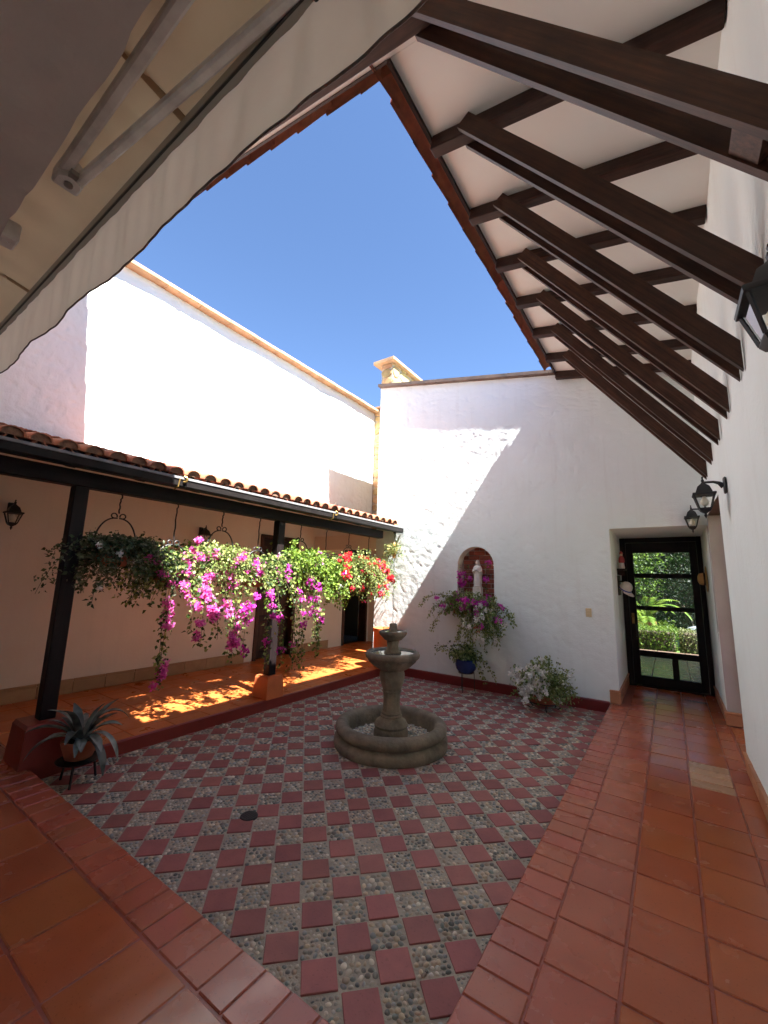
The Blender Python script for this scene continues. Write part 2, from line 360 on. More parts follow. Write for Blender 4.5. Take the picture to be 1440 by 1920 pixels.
def vine(parent, rng, strands, leaf_l, leaf_w, pal, per=2.0, spread=.02, flowers=None, updir=.5, keep=None, stem_every=1):
    """leaves all along the strands, petals in clumps: flowers = (palette, list of (point, radius, count))"""
    P = np.concatenate([s for s in strands]); D = np.concatenate([np.gradient(s, axis=0) for s in strands])
    k = max(1, int(len(P)*per)); i = rng.integers(0, len(P), k)
    pos = P[i]+rng.normal(0, spread, (k, 3))
    if keep is not None: q = keep(pos); pos = pos[q]; i = i[q]; k = len(pos)
    dirs = D[i]/(np.linalg.norm(D[i], axis=1, keepdims=True)+1e-9)*.4+rng.normal(0, .7, (k, 3))+np.array([0, 0, -.15])
    nrm = rng.normal(0, .6, (k, 3))+np.array([.3, 0, updir])
    sc = rng.uniform(.6, 1.25, k)
    o = obj('foliage', leaf_mesh('foliage', pos, dirs, nrm, leaf_l*sc, leaf_w*sc, pick(pal, k, rng)), parent); tag(o, kind='stuff')
    mb = MB()
    for s in strands[::stem_every]: mb.tube(s[::3], .0022, 4, False)
    tag(mb.build('stems', 'stem', parent), kind='stuff')
    if flowers:
        fpal, clumps, fl = flowers
        pp = []; 
        for c, r, n_ in clumps:
            t = rng.normal(0, 1, (n_, 3)); t /= np.linalg.norm(t, axis=1, keepdims=True); pp.append(np.asarray(c)+t*r*rng.uniform(.35, 1, (n_, 1)))
        pp = np.concatenate(pp); n_ = len(pp)
        # three bracts to each flower
        base = np.repeat(pp, 3, 0); ax = rng.normal(0, 1, (n_, 3)); ax /= np.linalg.norm(ax, axis=1, keepdims=True); ax = np.repeat(ax, 3, 0)
        dr = rng.normal(0, 1, (n_*3, 3))+ax*.4
        fo = obj('flowers', leaf_mesh('flowers', base, dr, ax, fl*rng.uniform(.7, 1.2, n_*3), fl*.85*rng.uniform(.8, 1.1, n_*3), np.repeat(pick(fpal, n_, rng, .22), 3, 0), 'petal', .1), parent)
        tag(fo, kind='stuff')
def clumps_on(rng, strands, n, lo=.4, hi=1.0, r=.04, cnt=12, jit=.03):
    out = []
    for _ in range(n):
        s = strands[rng.integers(0, len(strands))]; j = int((lo+(hi-lo)*rng.random())*(len(s)-1))
        out.append((s[j]+rng.normal(0, jit, 3), r*rng.uniform(.6, 1.25), int(cnt*rng.uniform(.6, 1.4))))
    return out
def foliage_ball(parent, rng, c, rad, n, L, Wd, pal, name='foliage', shell=.5, kind='stuff'):
    t = rng.normal(0, 1, (n, 3)); t /= np.linalg.norm(t, axis=1, keepdims=True)
    q = (shell+(1-shell)*rng.random((n, 1)))
    lump = 1+.22*np.sin(t[:, :1]*5+c[0])*np.cos(t[:, 1:2]*4.3+c[1])+.12*np.sin(t[:, 2:]*9)
    pos = np.array(c)+t*q*lump*np.array(rad)
    o = obj(name, leaf_mesh(name, pos, t*.6+rng.normal(0, .7, (n, 3)), t+rng.normal(0, .6, (n, 3))+[0, 0, .4], L*rng.uniform(.6, 1.3, n), Wd*rng.uniform(.6, 1.3, n), pick(pal, n, rng, .3)), parent)
    return tag(o, kind=kind)

# ------------------------------------------------------------------ key dimensions (metres; walkway level z = 0)
ZP = -0.13                     # patio level
XR = 0.48                      # right wall face
XE = -0.82                     # patio edge along the corridor
YN = 1.43                      # patio edge along the near walkway
XG = -4.62                     # gallery kerb face
XL = -6.90                     # gallery back wall and tall wall face
YF = 7.0                       # far wall face
YD = 8.6                       # garden door plane
roof_z = lambda x: 5.20-0.185*(x+1.3)      # ceiling of the big sloping roof

# ------------------------------------------------------------------ ground
g = MB(); g.add([(-600, -600, -.30), (600, -600, -.30), (600, 600, -.30), (-600, 600, -.30)], [(0, 1, 2, 3)])
tag(g.build('ground', 'grass'), kind='structure')

# ------------------------------------------------------------------ patio: chequer of red tiles and pebble beds
pf = MB(); pf.box(XG-.05, XE+.05, YN-.05, YF+.05, -.28, ZP-.007); patio = pf.build('patio_floor', 'mortar'); tag(patio, kind='structure')
FC = (-2.665, 4.09)            # fountain centre
PT = .1762; S2 = math.sqrt(.5)
def clip(poly, x0, x1, y0, y1):
    for ax, val, sg in ((0, x0, 1), (0, x1, -1), (1, y0, 1), (1, y1, -1)):
        out = []
        for i in range(len(poly)):
            a = poly[i]; b = poly[(i+1) % len(poly)]; da = (a[ax]-val)*sg; db = (b[ax]-val)*sg
            if da >= 0: out.append(a)
            if (da >= 0) != (db >= 0):
                t = da/(da-db); out.append((a[0]+(b[0]-a[0])*t, a[1]+(b[1]-a[1])*t))
        poly = out
        if len(poly) < 3: return []
    return poly
U0, V0 = .154, 2.191
half = .0812
tile_me = MB().box(-half, half, -half, half, -.03, 0, .0022).mesh('patio_tile', 'patio_tile')
whole, cut, beds = [], [], []
for i in range(-40, 41):
    for j in range(-40, 41):
        u = U0+i*PT; v = V0+j*PT; x = (u-v)*S2; y = (u+v)*S2
        if not (XG-.2 < x < XE+.2 and YN-.2 < y < YF+.2): continue
        if math.hypot(x-FC[0], y-FC[1]) < .50: continue
        dist = math.hypot(x, y)
        if (i+j) % 2 == 0:
            pts = [(x, y-half*1.4142), (x+half*1.4142, y), (x, y+half*1.4142), (x-half*1.4142, y)]
            c = clip(pts, XG+.004, XE-.004, YN+.004, YF-.02)
            if len(c) < 3: continue
            if len(c) == 4 and all(abs(a[0]-b[0])+abs(a[1]-b[1]) < 1e-6 for a, b in zip(c, pts)): whole.append((dist, x, y))
            else: cut.append((dist, c))
        else: beds.append((dist, x, y))
whole.sort()
for k, (d, x, y) in enumerate(whole[:292]):
    obj('patio_tile', tile_me, patio, (x, y, ZP+rnd.uniform(-.0015, .0015)), (rnd.gauss(0, .006), rnd.gauss(0, .006), math.pi/4+rnd.gauss(0, .008)))
rest = MB()
for d, x, y in whole[292:]:
    rest.box(-half, half, -half, half, -.03, 0, .004, Matrix.Translation((x, y, ZP)) @ Matrix.Rotation(math.pi/4, 4, 'Z'))
for d, c in cut: rest.prism(c, ZP-.03, ZP)
tag(rest.build('patio_tiles_at_edges', 'patio_tile', patio), kind='stuff')
# pebbles
dome = []; NS = 7
for rr_, zz in ((1.0, 0.0), (.78, .62)):
    for k in range(NS): dome.append((rr_*math.cos(2*math.pi*(k+.5*(zz > 0))/NS), rr_*math.sin(2*math.pi*(k+.5*(zz > 0))/NS), zz))
dome.append((0, 0, 1)); dome = np.array(dome)
dfaces = []
for k in range(NS):
    k1 = (k+1) % NS; dfaces += [(k, k1, NS+k), (k1, NS+k1, NS+k), (NS+k, NS+k1, 2*NS)]
dfaces = np.array(dfaces)
PEB = [tuple(1.35*q for q in p_) for p_ in [(.24, .22, .185), (.17, .16, .135), (.34, .30, .235), (.11, .115, .105), (.40, .32, .22), (.21, .22, .21), (.29, .225, .16), (.15, .17, .145), (.44, .40, .32)]]
def pebbles(cent, rng, flooded=None):
    """cent: (n,4) x, y, radius, sink"""
    n = len(cent); an = rng.uniform(0, 2*math.pi, n); el = rng.uniform(.62, 1.0, n)
    ca, sa = np.cos(an), np.sin(an)
    lx = dome[None, :, 0]*cent[:, 2:3]; ly = dome[None, :, 1]*cent[:, 2:3]*el[:, None]
    lump = 1+.12*np.sin(dome[None, :, 0]*3+an[:, None])
    X = cent[:, 0:1]+(lx*ca[:, None]-ly*sa[:, None])*lump; Y = cent[:, 1:2]+(lx*sa[:, None]+ly*ca[:, None])*lump
    Z = cent[:, 3:4]+dome[None, :, 2]*cent[:, 2:3]*.62
    V = np.stack([X, Y, Z], -1).reshape(-1, 3)
    Fc = (dfaces[None]+np.arange(n)[:, None, None]*len(dome)).reshape(-1, 3)
    c = pick(PEB, n, rng, .3); wh = rng.random(n) < .025; c[wh] = np.array([.55, .52, .46])*rng.uniform(.8, 1.15, (wh.sum(), 1))
    return V, Fc, np.repeat(c, len(dome), 0)
rows = []; rng = np.random.default_rng(3)
for d, x, y in beds:
    n = rng.choice([5, 6, 6, 7]) if d < 4.2 else 5
    clean = rng.random() < (.55 if -1.9 < x < -.9 and y < 4 else .18)
    lift = .0005 if clean else -.0012-.0028*rng.random()
    big = rng.uniform(.9, 1.2); tone = rng.uniform(.85, 1.15)
    for a in range(n):
        for b in range(n):
            uu_ = ((a+.5+(.5 if b % 2 else 0)-.25)/n-.5)*.168+rng.normal(0, .003); vv_ = ((b+.5)/n-.5)*.168+rng.normal(0, .003)
            if abs(uu_) > .081 or abs(vv_) > .081: continue
            px = x+(uu_-vv_)*S2; py = y+(uu_+vv_)*S2
            if not (XG+.01 < px < XE-.01 and YN+.01 < py < YF-.025) or math.hypot(px-FC[0], py-FC[1]) < .6: continue
            rows.append((px, py, rng.uniform(.0095, .0152)*big*6.6/n, ZP-.0078+lift))
V, Fc, C = pebbles(np.array(rows), rng)
tag(obj('pebble_bed', npmesh('pebble_bed', V, Fc, 'pebble', C, True), patio), kind='stuff')
dr = MB(); dr.lathe([(.0, .002), (.062, .002), (.066, -.004), (.066, -.02)], 20, (-2.733, 2.265, ZP+.004))
for k in range(-2, 3): dr.box(-2.733+k*.02-.003, -2.733+k*.02+.003, 2.225, 2.305, ZP+.005, ZP+.009)
tag(dr.build('floor_drain', 'drain'), 'small round dark drain cover set among the patio tiles', 'drain')

# ------------------------------------------------------------------ walkway floors, tile by tile
def tile_mesh(lx, ly, m, th=.03, ch=.005): return MB().box(-lx/2, lx/2, -ly/2, ly/2, -th, 0, ch).mesh('floor_tile', m)
def lay(parent, me, x, y, z=0.0, t=.006): return obj('floor_tile', me, parent, (x, y, z+rnd.uniform(-.0012, .0012)), (rnd.gauss(0, t), rnd.gauss(0, t), rnd.gauss(0, .004)))
cs = MB(); cs.box(XE+.01, 3.2, -.62, YD+.05, -.28, -.006); cor = cs.build('corridor_floor', 'floor_grout'); tag(cor, kind='structure')
kb = MB(); kb.box(XE, XE+.009, YN, YF-.002, -.25, -.012); kb.build('kerb_face', 'kerb_red', cor)
xj = [-.588, -.285, .025, .335]
m_e = tile_mesh(.226, .146, 'floor_edge'); m_a = tile_mesh(.292, .300, 'floor_edge'); m_b = tile_mesh(.298, .300, 'floor_tile'); m_c = tile_mesh(.298, .142, 'floor_reflect'); m_d = tile_mesh(.140, .300, 'floor_tile'); m_s = tile_mesh(.226, .300, 'floor_edge')
y = 1.2
while y < YF-.10:
    lay(cor, m_e, XE+.118, y+.078); y += .156
y = .62; k = 0
while y < YD-.05:
    yc = y+.155
    lay(cor, m_a, (xj[0]+xj[1])/2, yc)
    lay(cor, m_b, (xj[1]+xj[2])/2, yc)
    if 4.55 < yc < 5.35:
        for q in (-.078, .078): lay(cor, m_c, (xj[2]+xj[3])/2, yc+q)  # paler tiles stand for the opening's light reflected on the floor
    else: lay(cor, m_b, (xj[2]+xj[3])/2, yc)
    lay(cor, m_d, (xj[3]+XR)/2-.003, yc)
    if 5.3 < yc < 6.95: lay(cor, m_b, XR+.16, yc); lay(cor, m_b, XR+.47, yc)
    y += .310; k += 1
# near walkway
ns = MB(); ns.box(-9.5, XE+.008, -.62, YN-.008, -.28, -.006); near = ns.build('walkway_floor', 'floor_grout'); tag(near, kind='structure')
kn = MB(); kn.box(XG+.01, XE, YN-.007, YN, -.25, -.012); kn.build('kerb_face', 'kerb_red', near)
m_n = tile_mesh(.146, .226, 'floor_edge'); m_nb = tile_mesh(.372, .372, 'floor_tile')
x = XE+.23
while x > -4.9:
    lay(near, m_n, x-.078, YN-.118); x -= .156
x = XE+.235
while x > -8.2:
    y = YN-.24
    for k in range(3):
        lay(near, m_nb, x-.19, y-.19); y -= .384
    x -= .384
# gallery floor
gs = MB(); gs.box(XL-.1, XG-.03, YN-.002, 9.35, -.28, -.006); gal = gs.build('gallery_floor', 'floor_grout'); tag(gal, kind='structure')
gk = MB(); gk.box(XG-.029, XG, YN+.004, YF-.003, -.26, -.001, .012); gk.build('kerb_face', 'kerb_red', gal)
m_k = tile_mesh(.20, .42, 'gallery_tile'); m_g = tile_mesh(.424, .424, 'gallery_tile')
y = YN+.01
while y < 9.2:
    if y < YF-.2: lay(gal, m_k, XG-.035-.10, y+.213, 0, .002)
    for c in range(5): lay(gal, m_g, XG-.245-.213-c*.430, y+.213, 0, .003)
    y += .430

# ------------------------------------------------------------------ left: gallery back wall and the tall white wall above
lw = thing('courtyard_wall', 'tall rough white plaster wall rising behind the tiled gallery roof', 'wall', (XL, 4, 0))
inv = Matrix.Translation((-XL, -4, 0))
def under(o, parent):
    o.parent = parent; o.matrix_parent_inverse = Matrix.Translation(parent.location).inverted() if parent.rotation_euler.z == 0 else (Matrix.Translation(parent.location) @ Matrix.Rotation(parent.rotation_euler.z, 4, 'Z')).inverted()
    return o
us = axis(-.7, 9.3, .016); vv = axis(3.15, 6.55, .016)
V, Fc = wall_grid(us, vv, lambda U, V: np.stack([XL+plaster(U, V, 31, .006, .012, .85)+.35*scoops(U, V, 300), U, V], -1))
under(obj('wall_upper', npmesh('wall_upper', V, Fc, 'plaster_white', None, True)), lw)
D1 = (5.5, 6.55, 2.52); D2 = (8.2, 9.22, 2.52)
hole = lambda U, V: ((U > D1[0]-1e-6) & (U < D1[1]+1e-6) & (V < D1[2]+1e-6)) | ((U > D2[0]-1e-6) & (U < D2[1]+1e-6) & (V < D2[2]+1e-6))
us = axis(-.7, 9.3, .05, (D1[0], D1[1], D2[0], D2[1])); vv = axis(-.02, 3.15, .05, (D1[2],))
V, Fc = wall_grid(us, vv, lambda U, V: np.stack([XL+plaster(U, V, 77, .003, .006), U, V], -1), hole)
under(obj('wall_lower', npmesh('wall_lower', V, Fc, 'plaster_bounce_tint', None, True)), lw)
b = MB(); b.box(XL-.30, XL-.28, -.7, 9.3, 2.6, 6.55); b.box(XL-.30, XL-.28, -.7, D1[0]-.02, -.1, 2.6); b.box(XL-.30, XL-.28, D1[1]+.02, D2[0]-.02, -.1, 2.6); b.box(XL-.30, XL-.28, D2[1]+.02, 9.3, -.1, 2.6); under(b.build('wall_back', 'plaster_white'), lw)
b = MB(); b.box(XL-.28, XL-.012, -.7, 9.3, 6.45, 6.55); b.box(XL-.28, XL-.012, 9.31, 9.33, 0, 6.5); b.box(XL-.28, XL-.012, -.72, -.7, 0, 6.5)
under(b.build('wall_core', 'plaster_white'), lw)
y = -.7
while y < 9.3:                                       # coping slabs
    L = min(.62, 9.3-y)
    c = MB(); c.box(XL-.34, XL+.17+rnd.uniform(-.008, .008), y+.0006, y+L-.0006, 6.552, 6.625, .008); under(c.build('coping_slab', 'coping_tan'), lw); y += .62
y = -.7
while y < 9.25:                                      # skirting tiles
    if not (D1[0]-.30 < y+.2 < D1[1]+.12 or D2[0]-.3 < y+.2 < D2[1]+.12):
        c = MB(); c.box(XL-.01, XL+.022, y+.003, y+.397, .002, .155, .004); c.box(XL-.01, XL+.030, y+.003, y+.397, .157, .190, .006); under(c.build('skirting_tile', 'skirting_tan'), lw)
    y += .4
# room behind the gallery doors
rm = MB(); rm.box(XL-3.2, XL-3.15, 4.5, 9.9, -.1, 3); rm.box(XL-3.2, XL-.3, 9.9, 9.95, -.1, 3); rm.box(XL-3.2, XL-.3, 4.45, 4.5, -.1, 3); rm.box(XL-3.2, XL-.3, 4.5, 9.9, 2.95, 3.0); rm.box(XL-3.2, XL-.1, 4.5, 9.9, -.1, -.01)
tag(rm.build('gallery_room', 'room_unlit'), kind='structure')
def gallery_door(y0, y1, zt, label, ajar):
    t = thing('panelled_door', label, 'door', (XL, (y0+y1)/2, 0)); w = (y1-y0)/2
    for s in (-1, 1):
        b = MB(); b.box(-.20, .03, s*w-(.075 if s > 0 else 0), s*w+(0 if s > 0 else .075), 0.001, zt, .006); b.build('door_jamb', 'wood_brown', t)
    b = MB(); b.box(-.20, .032, -w, w, zt-.075, zt+.004, .006); b.build('door_head', 'wood_brown', t)
    hw = w-.078
    lf = MB(); lf.box(-.02, .02, 0, 2*hw, .012, zt-.08, .003); leaf = lf.build('door_leaf', 'wood_dark', t)
    leaf.location = (-.14, -hw, 0) ; leaf.rotation_euler = (0, 0, ajar)
    for k, (za, zb) in enumerate(((.15, .75), (.87, 1.5), (1.62, zt-.22))):
        for a, b2 in ((.08, hw-.04), (hw+.04, 2*hw-.08)):
            p = MB(); p.box(.018, .032, a, b2, za, zb, .010); p.build('door_panel', 'wood_brown', leaf)
    h = MB(); h.tube([(.02, 2*hw-.06, 1.05), (.06, 2*hw-.06, 1.05), (.06, 2*hw-.14, 1.05)], .009, 8); h.build('door_handle', 'brass', leaf, 40)
gallery_door(*D1, 'dark brown panelled door in the gallery wall between two tan skirtings', R(0))
gallery_door(*D2, 'nearly black doorway with its door swung inward at the end of the gallery', R(62))

# stone end wall and stone pillar behind the far wall
def stones(parent, u0, u1, z0, z1, fn, sz, seed, depth=.03):
    rg = random.Random(seed); z = z0
    while z < z1-.03:
        h = min(sz*rg.uniform(.55, 1.1), z1-z); u = u0
        while u < u1-.02:
            w = min(sz*rg.uniform(.7, 1.7), u1-u)
            if u1-(u+w) < .06: w = u1-u
            gp = .008; n = 7; ce = fn(0, 0, 0)
            pts = []
            for k in range(8):
                an = 2*math.pi*(k+.5)/8; q = .5*min(1/max(abs(math.cos(an)), 1e-6), 1/max(abs(math.sin(an)), 1e-6))*rg.uniform(.86, 1.0)
                pts.append((u+w/2+(w-gp)*q*math.cos(an), z+h/2+(h-gp)*q*math.sin(an)))
            d1 = depth*rg.uniform(.6, 1.1); cu = u+w/2; cz = z+h/2
            vs_ = [fn(a, c, -.005) for a, c in pts]+[fn(a, c, d1*.7) for a, c in pts]+[fn(cu+(a-cu)*.8, cz+(c-cz)*.8, d1) for a, c in pts]
            fs_ = [tuple(range(16, 24))]+[(k, (k+1) % 8, 8+(k+1) % 8, 8+k) for k in range(8)]+[(8+k, 8+(k+1) % 8, 16+(k+1) % 8, 16+k) for k in range(8)]
            m = MB().add(vs_, fs_); under(m.build('stone', 'stone_warm'), parent)
            u += w
        z += h
ew = thing('stone_wall', 'ochre rubble stone wall closing the gap beyond the gallery roof', 'wall', (-6.2, 9.4, 0))
b = MB(); b.box(XL-.28, -4.9, 9.34, 9.6, 2.9, 6.66); under(b.build('wall_core', 'stone_mortar'), ew)
b = MB(); b.box(XL-.28, -4.9, 9.33, 9.6, -.1, 2.9); under(b.build('wall_lower', 'plaster_bounce_tint'), ew)
stones(ew, XL, -5.0, 2.95, 6.6, lambda a, c, d: (a, 9.34-d, c), .26, 4)
c = MB(); c.box(XL-.34, -4.9, 9.25, 9.65, 6.662, 6.72, .006); under(c.build('coping_slab', 'coping_tan'), ew)
sp = thing('stone_pillar', 'ochre stone wall end with a projecting cap rising above the white wall', 'wall', (-5.0, 7.6, 0))
b = MB(); b.box(-5.215, -4.92, 7.27, 9.3, 2.0, 6.62); under(b.build('pillar_core', 'stone_mortar'), sp)
stones(sp, -5.225, -4.91, 5.3, 6.62, lambda a, c, d: (a, 7.27-d, c), .24, 9)
stones(sp, 7.26, 9.3, 5.3, 6.62, lambda a, c, d: (-4.92+d, a, c), .28, 10)
c = MB(); c.box(-5.37, -4.80, 7.13, 9.3, 6.622, 6.70, .008); under(c.build('coping_slab', 'coping_tan'), sp)

# ------------------------------------------------------------------ far white wall with niche and passage
fwall = thing('courtyard_wall', 'rough white plaster wall with an arched niche and a diagonal shadow across it', 'wall', (-2.8, YF, 0))
NX, NR, NZ0, NSP = -2.842, .342, 1.30, 1.945
top_z = lambda x: np.clip(5.90-0.19*(x+5.04), 4.6, 6.2)
PX0, PX1, PZ = -.70, XR+.6, 2.512
def in_niche(U, V): return ((abs(U-NX) < NR+1e-6) & (V > NZ0-1e-6) & (V <= NSP)) | (((U-NX)**2+(V-NSP)**2 < (NR+1e-6)**2) & (V > NSP))
hole = lambda U, V: in_niche(U, V) | ((U > PX0-1e-6) & (V < PZ+1e-6))
def snap(U, V, ins):
    U = U.copy(); V = V.copy(); m = in_niche(U, V)
    up = m & (V > NSP); d = np.hypot(U-NX, V-NSP)+1e-9
    U2 = np.where(up, NX+(U-NX)/d*NR, U); V2 = np.where(up, NSP+(V-NSP)/d*NR, V)
    return U2, V2
us = np.concatenate([np.linspace(-5.04, NX-NR, 90)[:-1], np.linspace(NX-NR, NX+NR, 35)[:-1], np.linspace(NX+NR, PX0, 91)[:-1], np.linspace(PX0, XR+.1, 40)])
vq = np.concatenate([np.linspace(-.25, NZ0, 70)[:-1], np.linspace(NZ0, NSP, 33)[:-1], np.linspace(NSP, PZ, 29)[:-1], np.linspace(PZ, 5.0, 110)[:-1], np.linspace(5.0, 6.0, 44)])
def far_fn(U, V):
    t = np.clip((V-4.3)/(6.0-4.3), 0, 1); Z = np.where(V > 4.3, 4.3+t*(top_z(U)-4.3), V)
    d = plaster(U, V, 131, .0042, .004, 1.15)+.16*scoops(U, V, 500)
    edge = np.minimum.reduce([np.clip((abs(np.hypot(U-NX, np.maximum(V-NSP, 0))-NR))/.06, 0, 1), np.clip(abs(U-PX0)/.05, 0, 1)])
    return np.stack([U, YF-d*edge, Z], -1)
V, Fc = wall_grid(us, vq, far_fn, hole, snap)
under(obj('wall_face', npmesh('wall_face', V, Fc[:, ::-1], 'plaster_white', None, True)), fwall)
b = MB()
b.add([(-5.04, YF+.0, -.25), (-5.04, YF+.25, -.25), (-5.04, YF+.25, 5.9), (-5.04, YF, 5.9)], [(0, 1, 2, 3)])       # left end
b.add([(-5.04, YF+.25, -.25), (PX0-.05, YF+.25, -.25), (PX0-.05, YF+.25, 5.0), (-5.04, YF+.25, 5.9)], [(0, 1, 2, 3)])
under(b.build('wall_core', 'plaster_white'), fwall)
x = -5.05
while x < XR:
    L = min(.72, XR-x); zt = lambda q: float(top_z(np.array(q)))
    a = (x+.003, zt(x)); e = (x+L-.003, zt(x+L)); dpt = YF-.105
    v = [(a[0], dpt, a[1]+.001), (e[0], dpt, e[1]+.001), (e[0], YF+.30, e[1]+.001), (a[0], YF+.30, a[1]+.001)]
    v += [(p[0], p[1], p[2]+.06) for p in v]
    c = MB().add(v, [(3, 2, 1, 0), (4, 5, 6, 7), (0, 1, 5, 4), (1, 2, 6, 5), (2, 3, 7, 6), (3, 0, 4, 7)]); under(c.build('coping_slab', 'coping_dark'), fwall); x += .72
b = MB(); b.box(XG+.001, XE-.001, YF-.045, YF+.03, -.25, .018, .012); under(b.build('skirting_board', 'skirting_red'), fwall)
b = MB(); b.box(XE+.003, PX0+.016, YF-.020, YF+.02, .001, .155, .006); b.box(XE+.001, PX0+.022, YF-.028, YF+.02, .157, .185, .006); under(b.build('skirting_tile', 'skirting_orange'), fwall)
# niche lining and bricks
nl = MB(); n = 20
arc = [(NX-NR, NZ0), (NX-NR, NSP)]+[(NX-NR*math.cos(math.pi*k/n), NSP+NR*math.sin(math.pi*k/n)) for k in range(1, n)]+[(NX+NR, NSP), (NX+NR, NZ0)]
v = [(x, YF+.0, z) for x, z in arc]+[(x, YF+.24, z) for x, z in arc]; k = len(arc)
nl.add(v, [(i, i+1, k+i+1, k+i) for i in range(k-1)]+[(k-1, 0, k, 2*k-1)]); under(nl.build('niche_lining', 'plaster_bounce_tint'), fwall)
nb = MB(); nb.box(NX-NR-.02, NX+NR+.02, YF+.225, YF+.25, NZ0-.02, NSP+NR+.02); under(nb.build('niche_back', 'brick_mortar'), fwall)
bm = MB().box(-.098, .098, -.012, .012, -.036, .036, .005).mesh('brick', 'brick'); bmh = MB().box(-.045, .045, -.012, .012, -.036, .036, .005).mesh('brick', 'brick')
z = NZ0+.045; k = 0
while z < NSP+NR:
    hw = NR if z < NSP else math.sqrt(max(0, NR*NR-(z-NSP)**2))
    for q in range(-3, 4):
        xx = (q+(.5 if k % 2 else 0))*.210
        if abs(xx)+.098 <= hw+.015: under(obj('brick', bm, None, (NX+xx, YF+.218+rnd.uniform(-.003, .003), z)), fwall)
        else:
            for s in (-1, 1):
                if abs(xx+s*.053)+.045 <= hw+.01: under(obj('brick', bmh, None, (NX+xx+s*.053, YF+.218+rnd.uniform(-.003, .003), z)), fwall)
    z += .084; k += 1

# passage behind the far wall
pw = thing('passage_wall', 'white passage reveal leading to the glazed garden door', 'wall', (0, 7.8, 0))
b = MB(); b.box(PX0-.30, PX0, YF+.03, YD+.12, -.1, PZ+.2); under(b.build('wall_face', 'plaster_side'), pw)
b = MB(); b.box(PX0-.30, XR+.4, YF+.03, YD+.12, PZ+.001, PZ+.25); under(b.build('ceiling', 'plaster_side'), pw)
b = MB(); b.box(PX0-4.5, PX0-.301, YF+.9, YD+.12, -.1, 4.6); b.box(PX0-.3, XR+.4, YD+.05, YD+.12, PZ+.25, 4.4); under(b.build('wall_outside', 'plaster_side'), pw)
y = YF+.004
while y < YD-.05:
    L = min(.39, YD-.03-y)
    for (xa, xb, za, zb) in ((PX0-.02, PX0+.014, .001, .155), (PX0-.02, PX0+.021, .157, .185)):
        c = MB(); c.box(xa, xb, y, y+L-.004, za, zb, .005); under(c.build('skirting_tile', 'skirting_orange'), pw)
    y += .394

# ------------------------------------------------------------------ right wall with an opening
OY0, OY1, OZ = 5.35, 6.90, 2.62
rw = thing('courtyard_wall', 'white plaster corridor wall with lanterns and a tall side opening', 'wall', (XR, 4, 0))
hole = lambda U, V: (U > OY0-1e-6) & (U < OY1+1e-6) & (V < OZ+1e-6)
us = axis(-.62, YD+.1, .04, (OY0, OY1)); vv = axis(-.02, 5.1, .04, (OZ,))
V, Fc = wall_grid(us, vv, lambda U, V: np.stack([XR-plaster(U, V, 201, .003, .008)*np.clip(np.minimum(abs(U-OY0), abs(U-OY1))/.08, 0, 1), U, V], -1), hole)
under(obj('wall_face', npmesh('wall_face', V, Fc[:, ::-1], 'plaster_side', None, True)), rw)
b = MB(); b.box(XR+.0015, XR+.168, OY1, OY1+.25, -.05, OZ-.001); under(b.build('jamb', 'jamb_grey'), rw)
b = MB(); b.box(XR+.1695, XR+.215, OY1-.05, OY1+.2, .001, OZ, .004); under(b.build('door_jamb', 'wood_brown'), rw)  # dark strip added to draw the dark gap into the side room
b = MB(); b.box(XR+.012, XR+.17, OY0-.25, OY0, -.05, OZ); b.box(XR+.012, XR+.17, -.62, YD+.1, OZ+.22, 5.1); b.box(XR+.012, XR+.17, OY1+.25, YD+.1, -.05, OZ+.22); b.box(XR+.012, XR+.17, -.62, OY0-.25, -.05, OZ+.22)
under(b.build('wall_core', 'plaster_side'), rw)
b = MB(); b.box(XR+.004, XR+.168, OY0-.25, OY1+.25, OZ, OZ+.2, .01); under(b.build('lintel', 'wood_brown'), rw)
y = -.6
while y < YD-.03:
    L = min(.4, YD-.03-y)
    if y < OY0 < y+L: L = OY0-y
    if OY0 <= y < OY1-.01: y = OY1; continue
    for (d, za, zb) in ((.018, .001, .130), (.026, .132, .160)):
        c = MB(); c.box(XR-d, XR+.01, y+.002, y+L-.002, za, zb, .005); under(c.build('skirting_tile', 'skirting_orange'), rw)
    y += L
c = MB(); c.box(XR-.026, XR+.17, OY1-.026, OY1+.005, .001, .13, .005); c.box(XR-.034, XR+.17, OY1-.034, OY1+.005, .132, .16, .006); under(c.build('skirting_tile', 'skirting_orange'), rw)
# side room beyond the opening (open to a light court on its far side)
sr = MB(); sr.box(XR+.17, 3.2, 4.2, 4.25, -.1, 3.1); sr.box(XR+.17, 3.2, 7.9, 7.95, -.1, 3.1); sr.box(XR+.17, 3.2, 4.2, 7.95, 3.05, 3.1); sr.box(3.15, 3.2, 4.2, 7.95, -.1, .9); sr.box(3.15, 3.2, 4.2, 7.95, 2.4, 3.1)
tag(sr.build('side_room', 'plaster_side'), kind='structure')

# ------------------------------------------------------------------ the big sloping roof: ceiling, rafters, paired braces, tiles
br = thing('sloping_roof', 'white ceilinged tiled roof with dark rafters and paired diagonal braces', 'roof', (0, 4, 5))
def slab(x0, x1, y0, y1, dz0, dz1):
    z = roof_z; v = [(x0, y0, z(x0)+dz0), (x1, y0, z(x1)+dz0), (x1, y1, z(x1)+dz0), (x0, y1, z(x0)+dz0)]
    v += [(x0, y0, z(x0)+dz1), (x1, y0, z(x1)+dz1), (x1, y1, z(x1)+dz1), (x0, y1, z(x0)+dz1)]
    return v, [(3, 2, 1, 0), (4, 5, 6, 7), (0, 1, 5, 4), (1, 2, 6, 5), (2, 3, 7, 6), (3, 0, 4, 7)]
YRK = 1.84
b = MB().add(*slab(-1.33, XR+.2, YRK, YF-.004, 0, .05)); under(b.build('ceiling', 'soffit_white'), br)
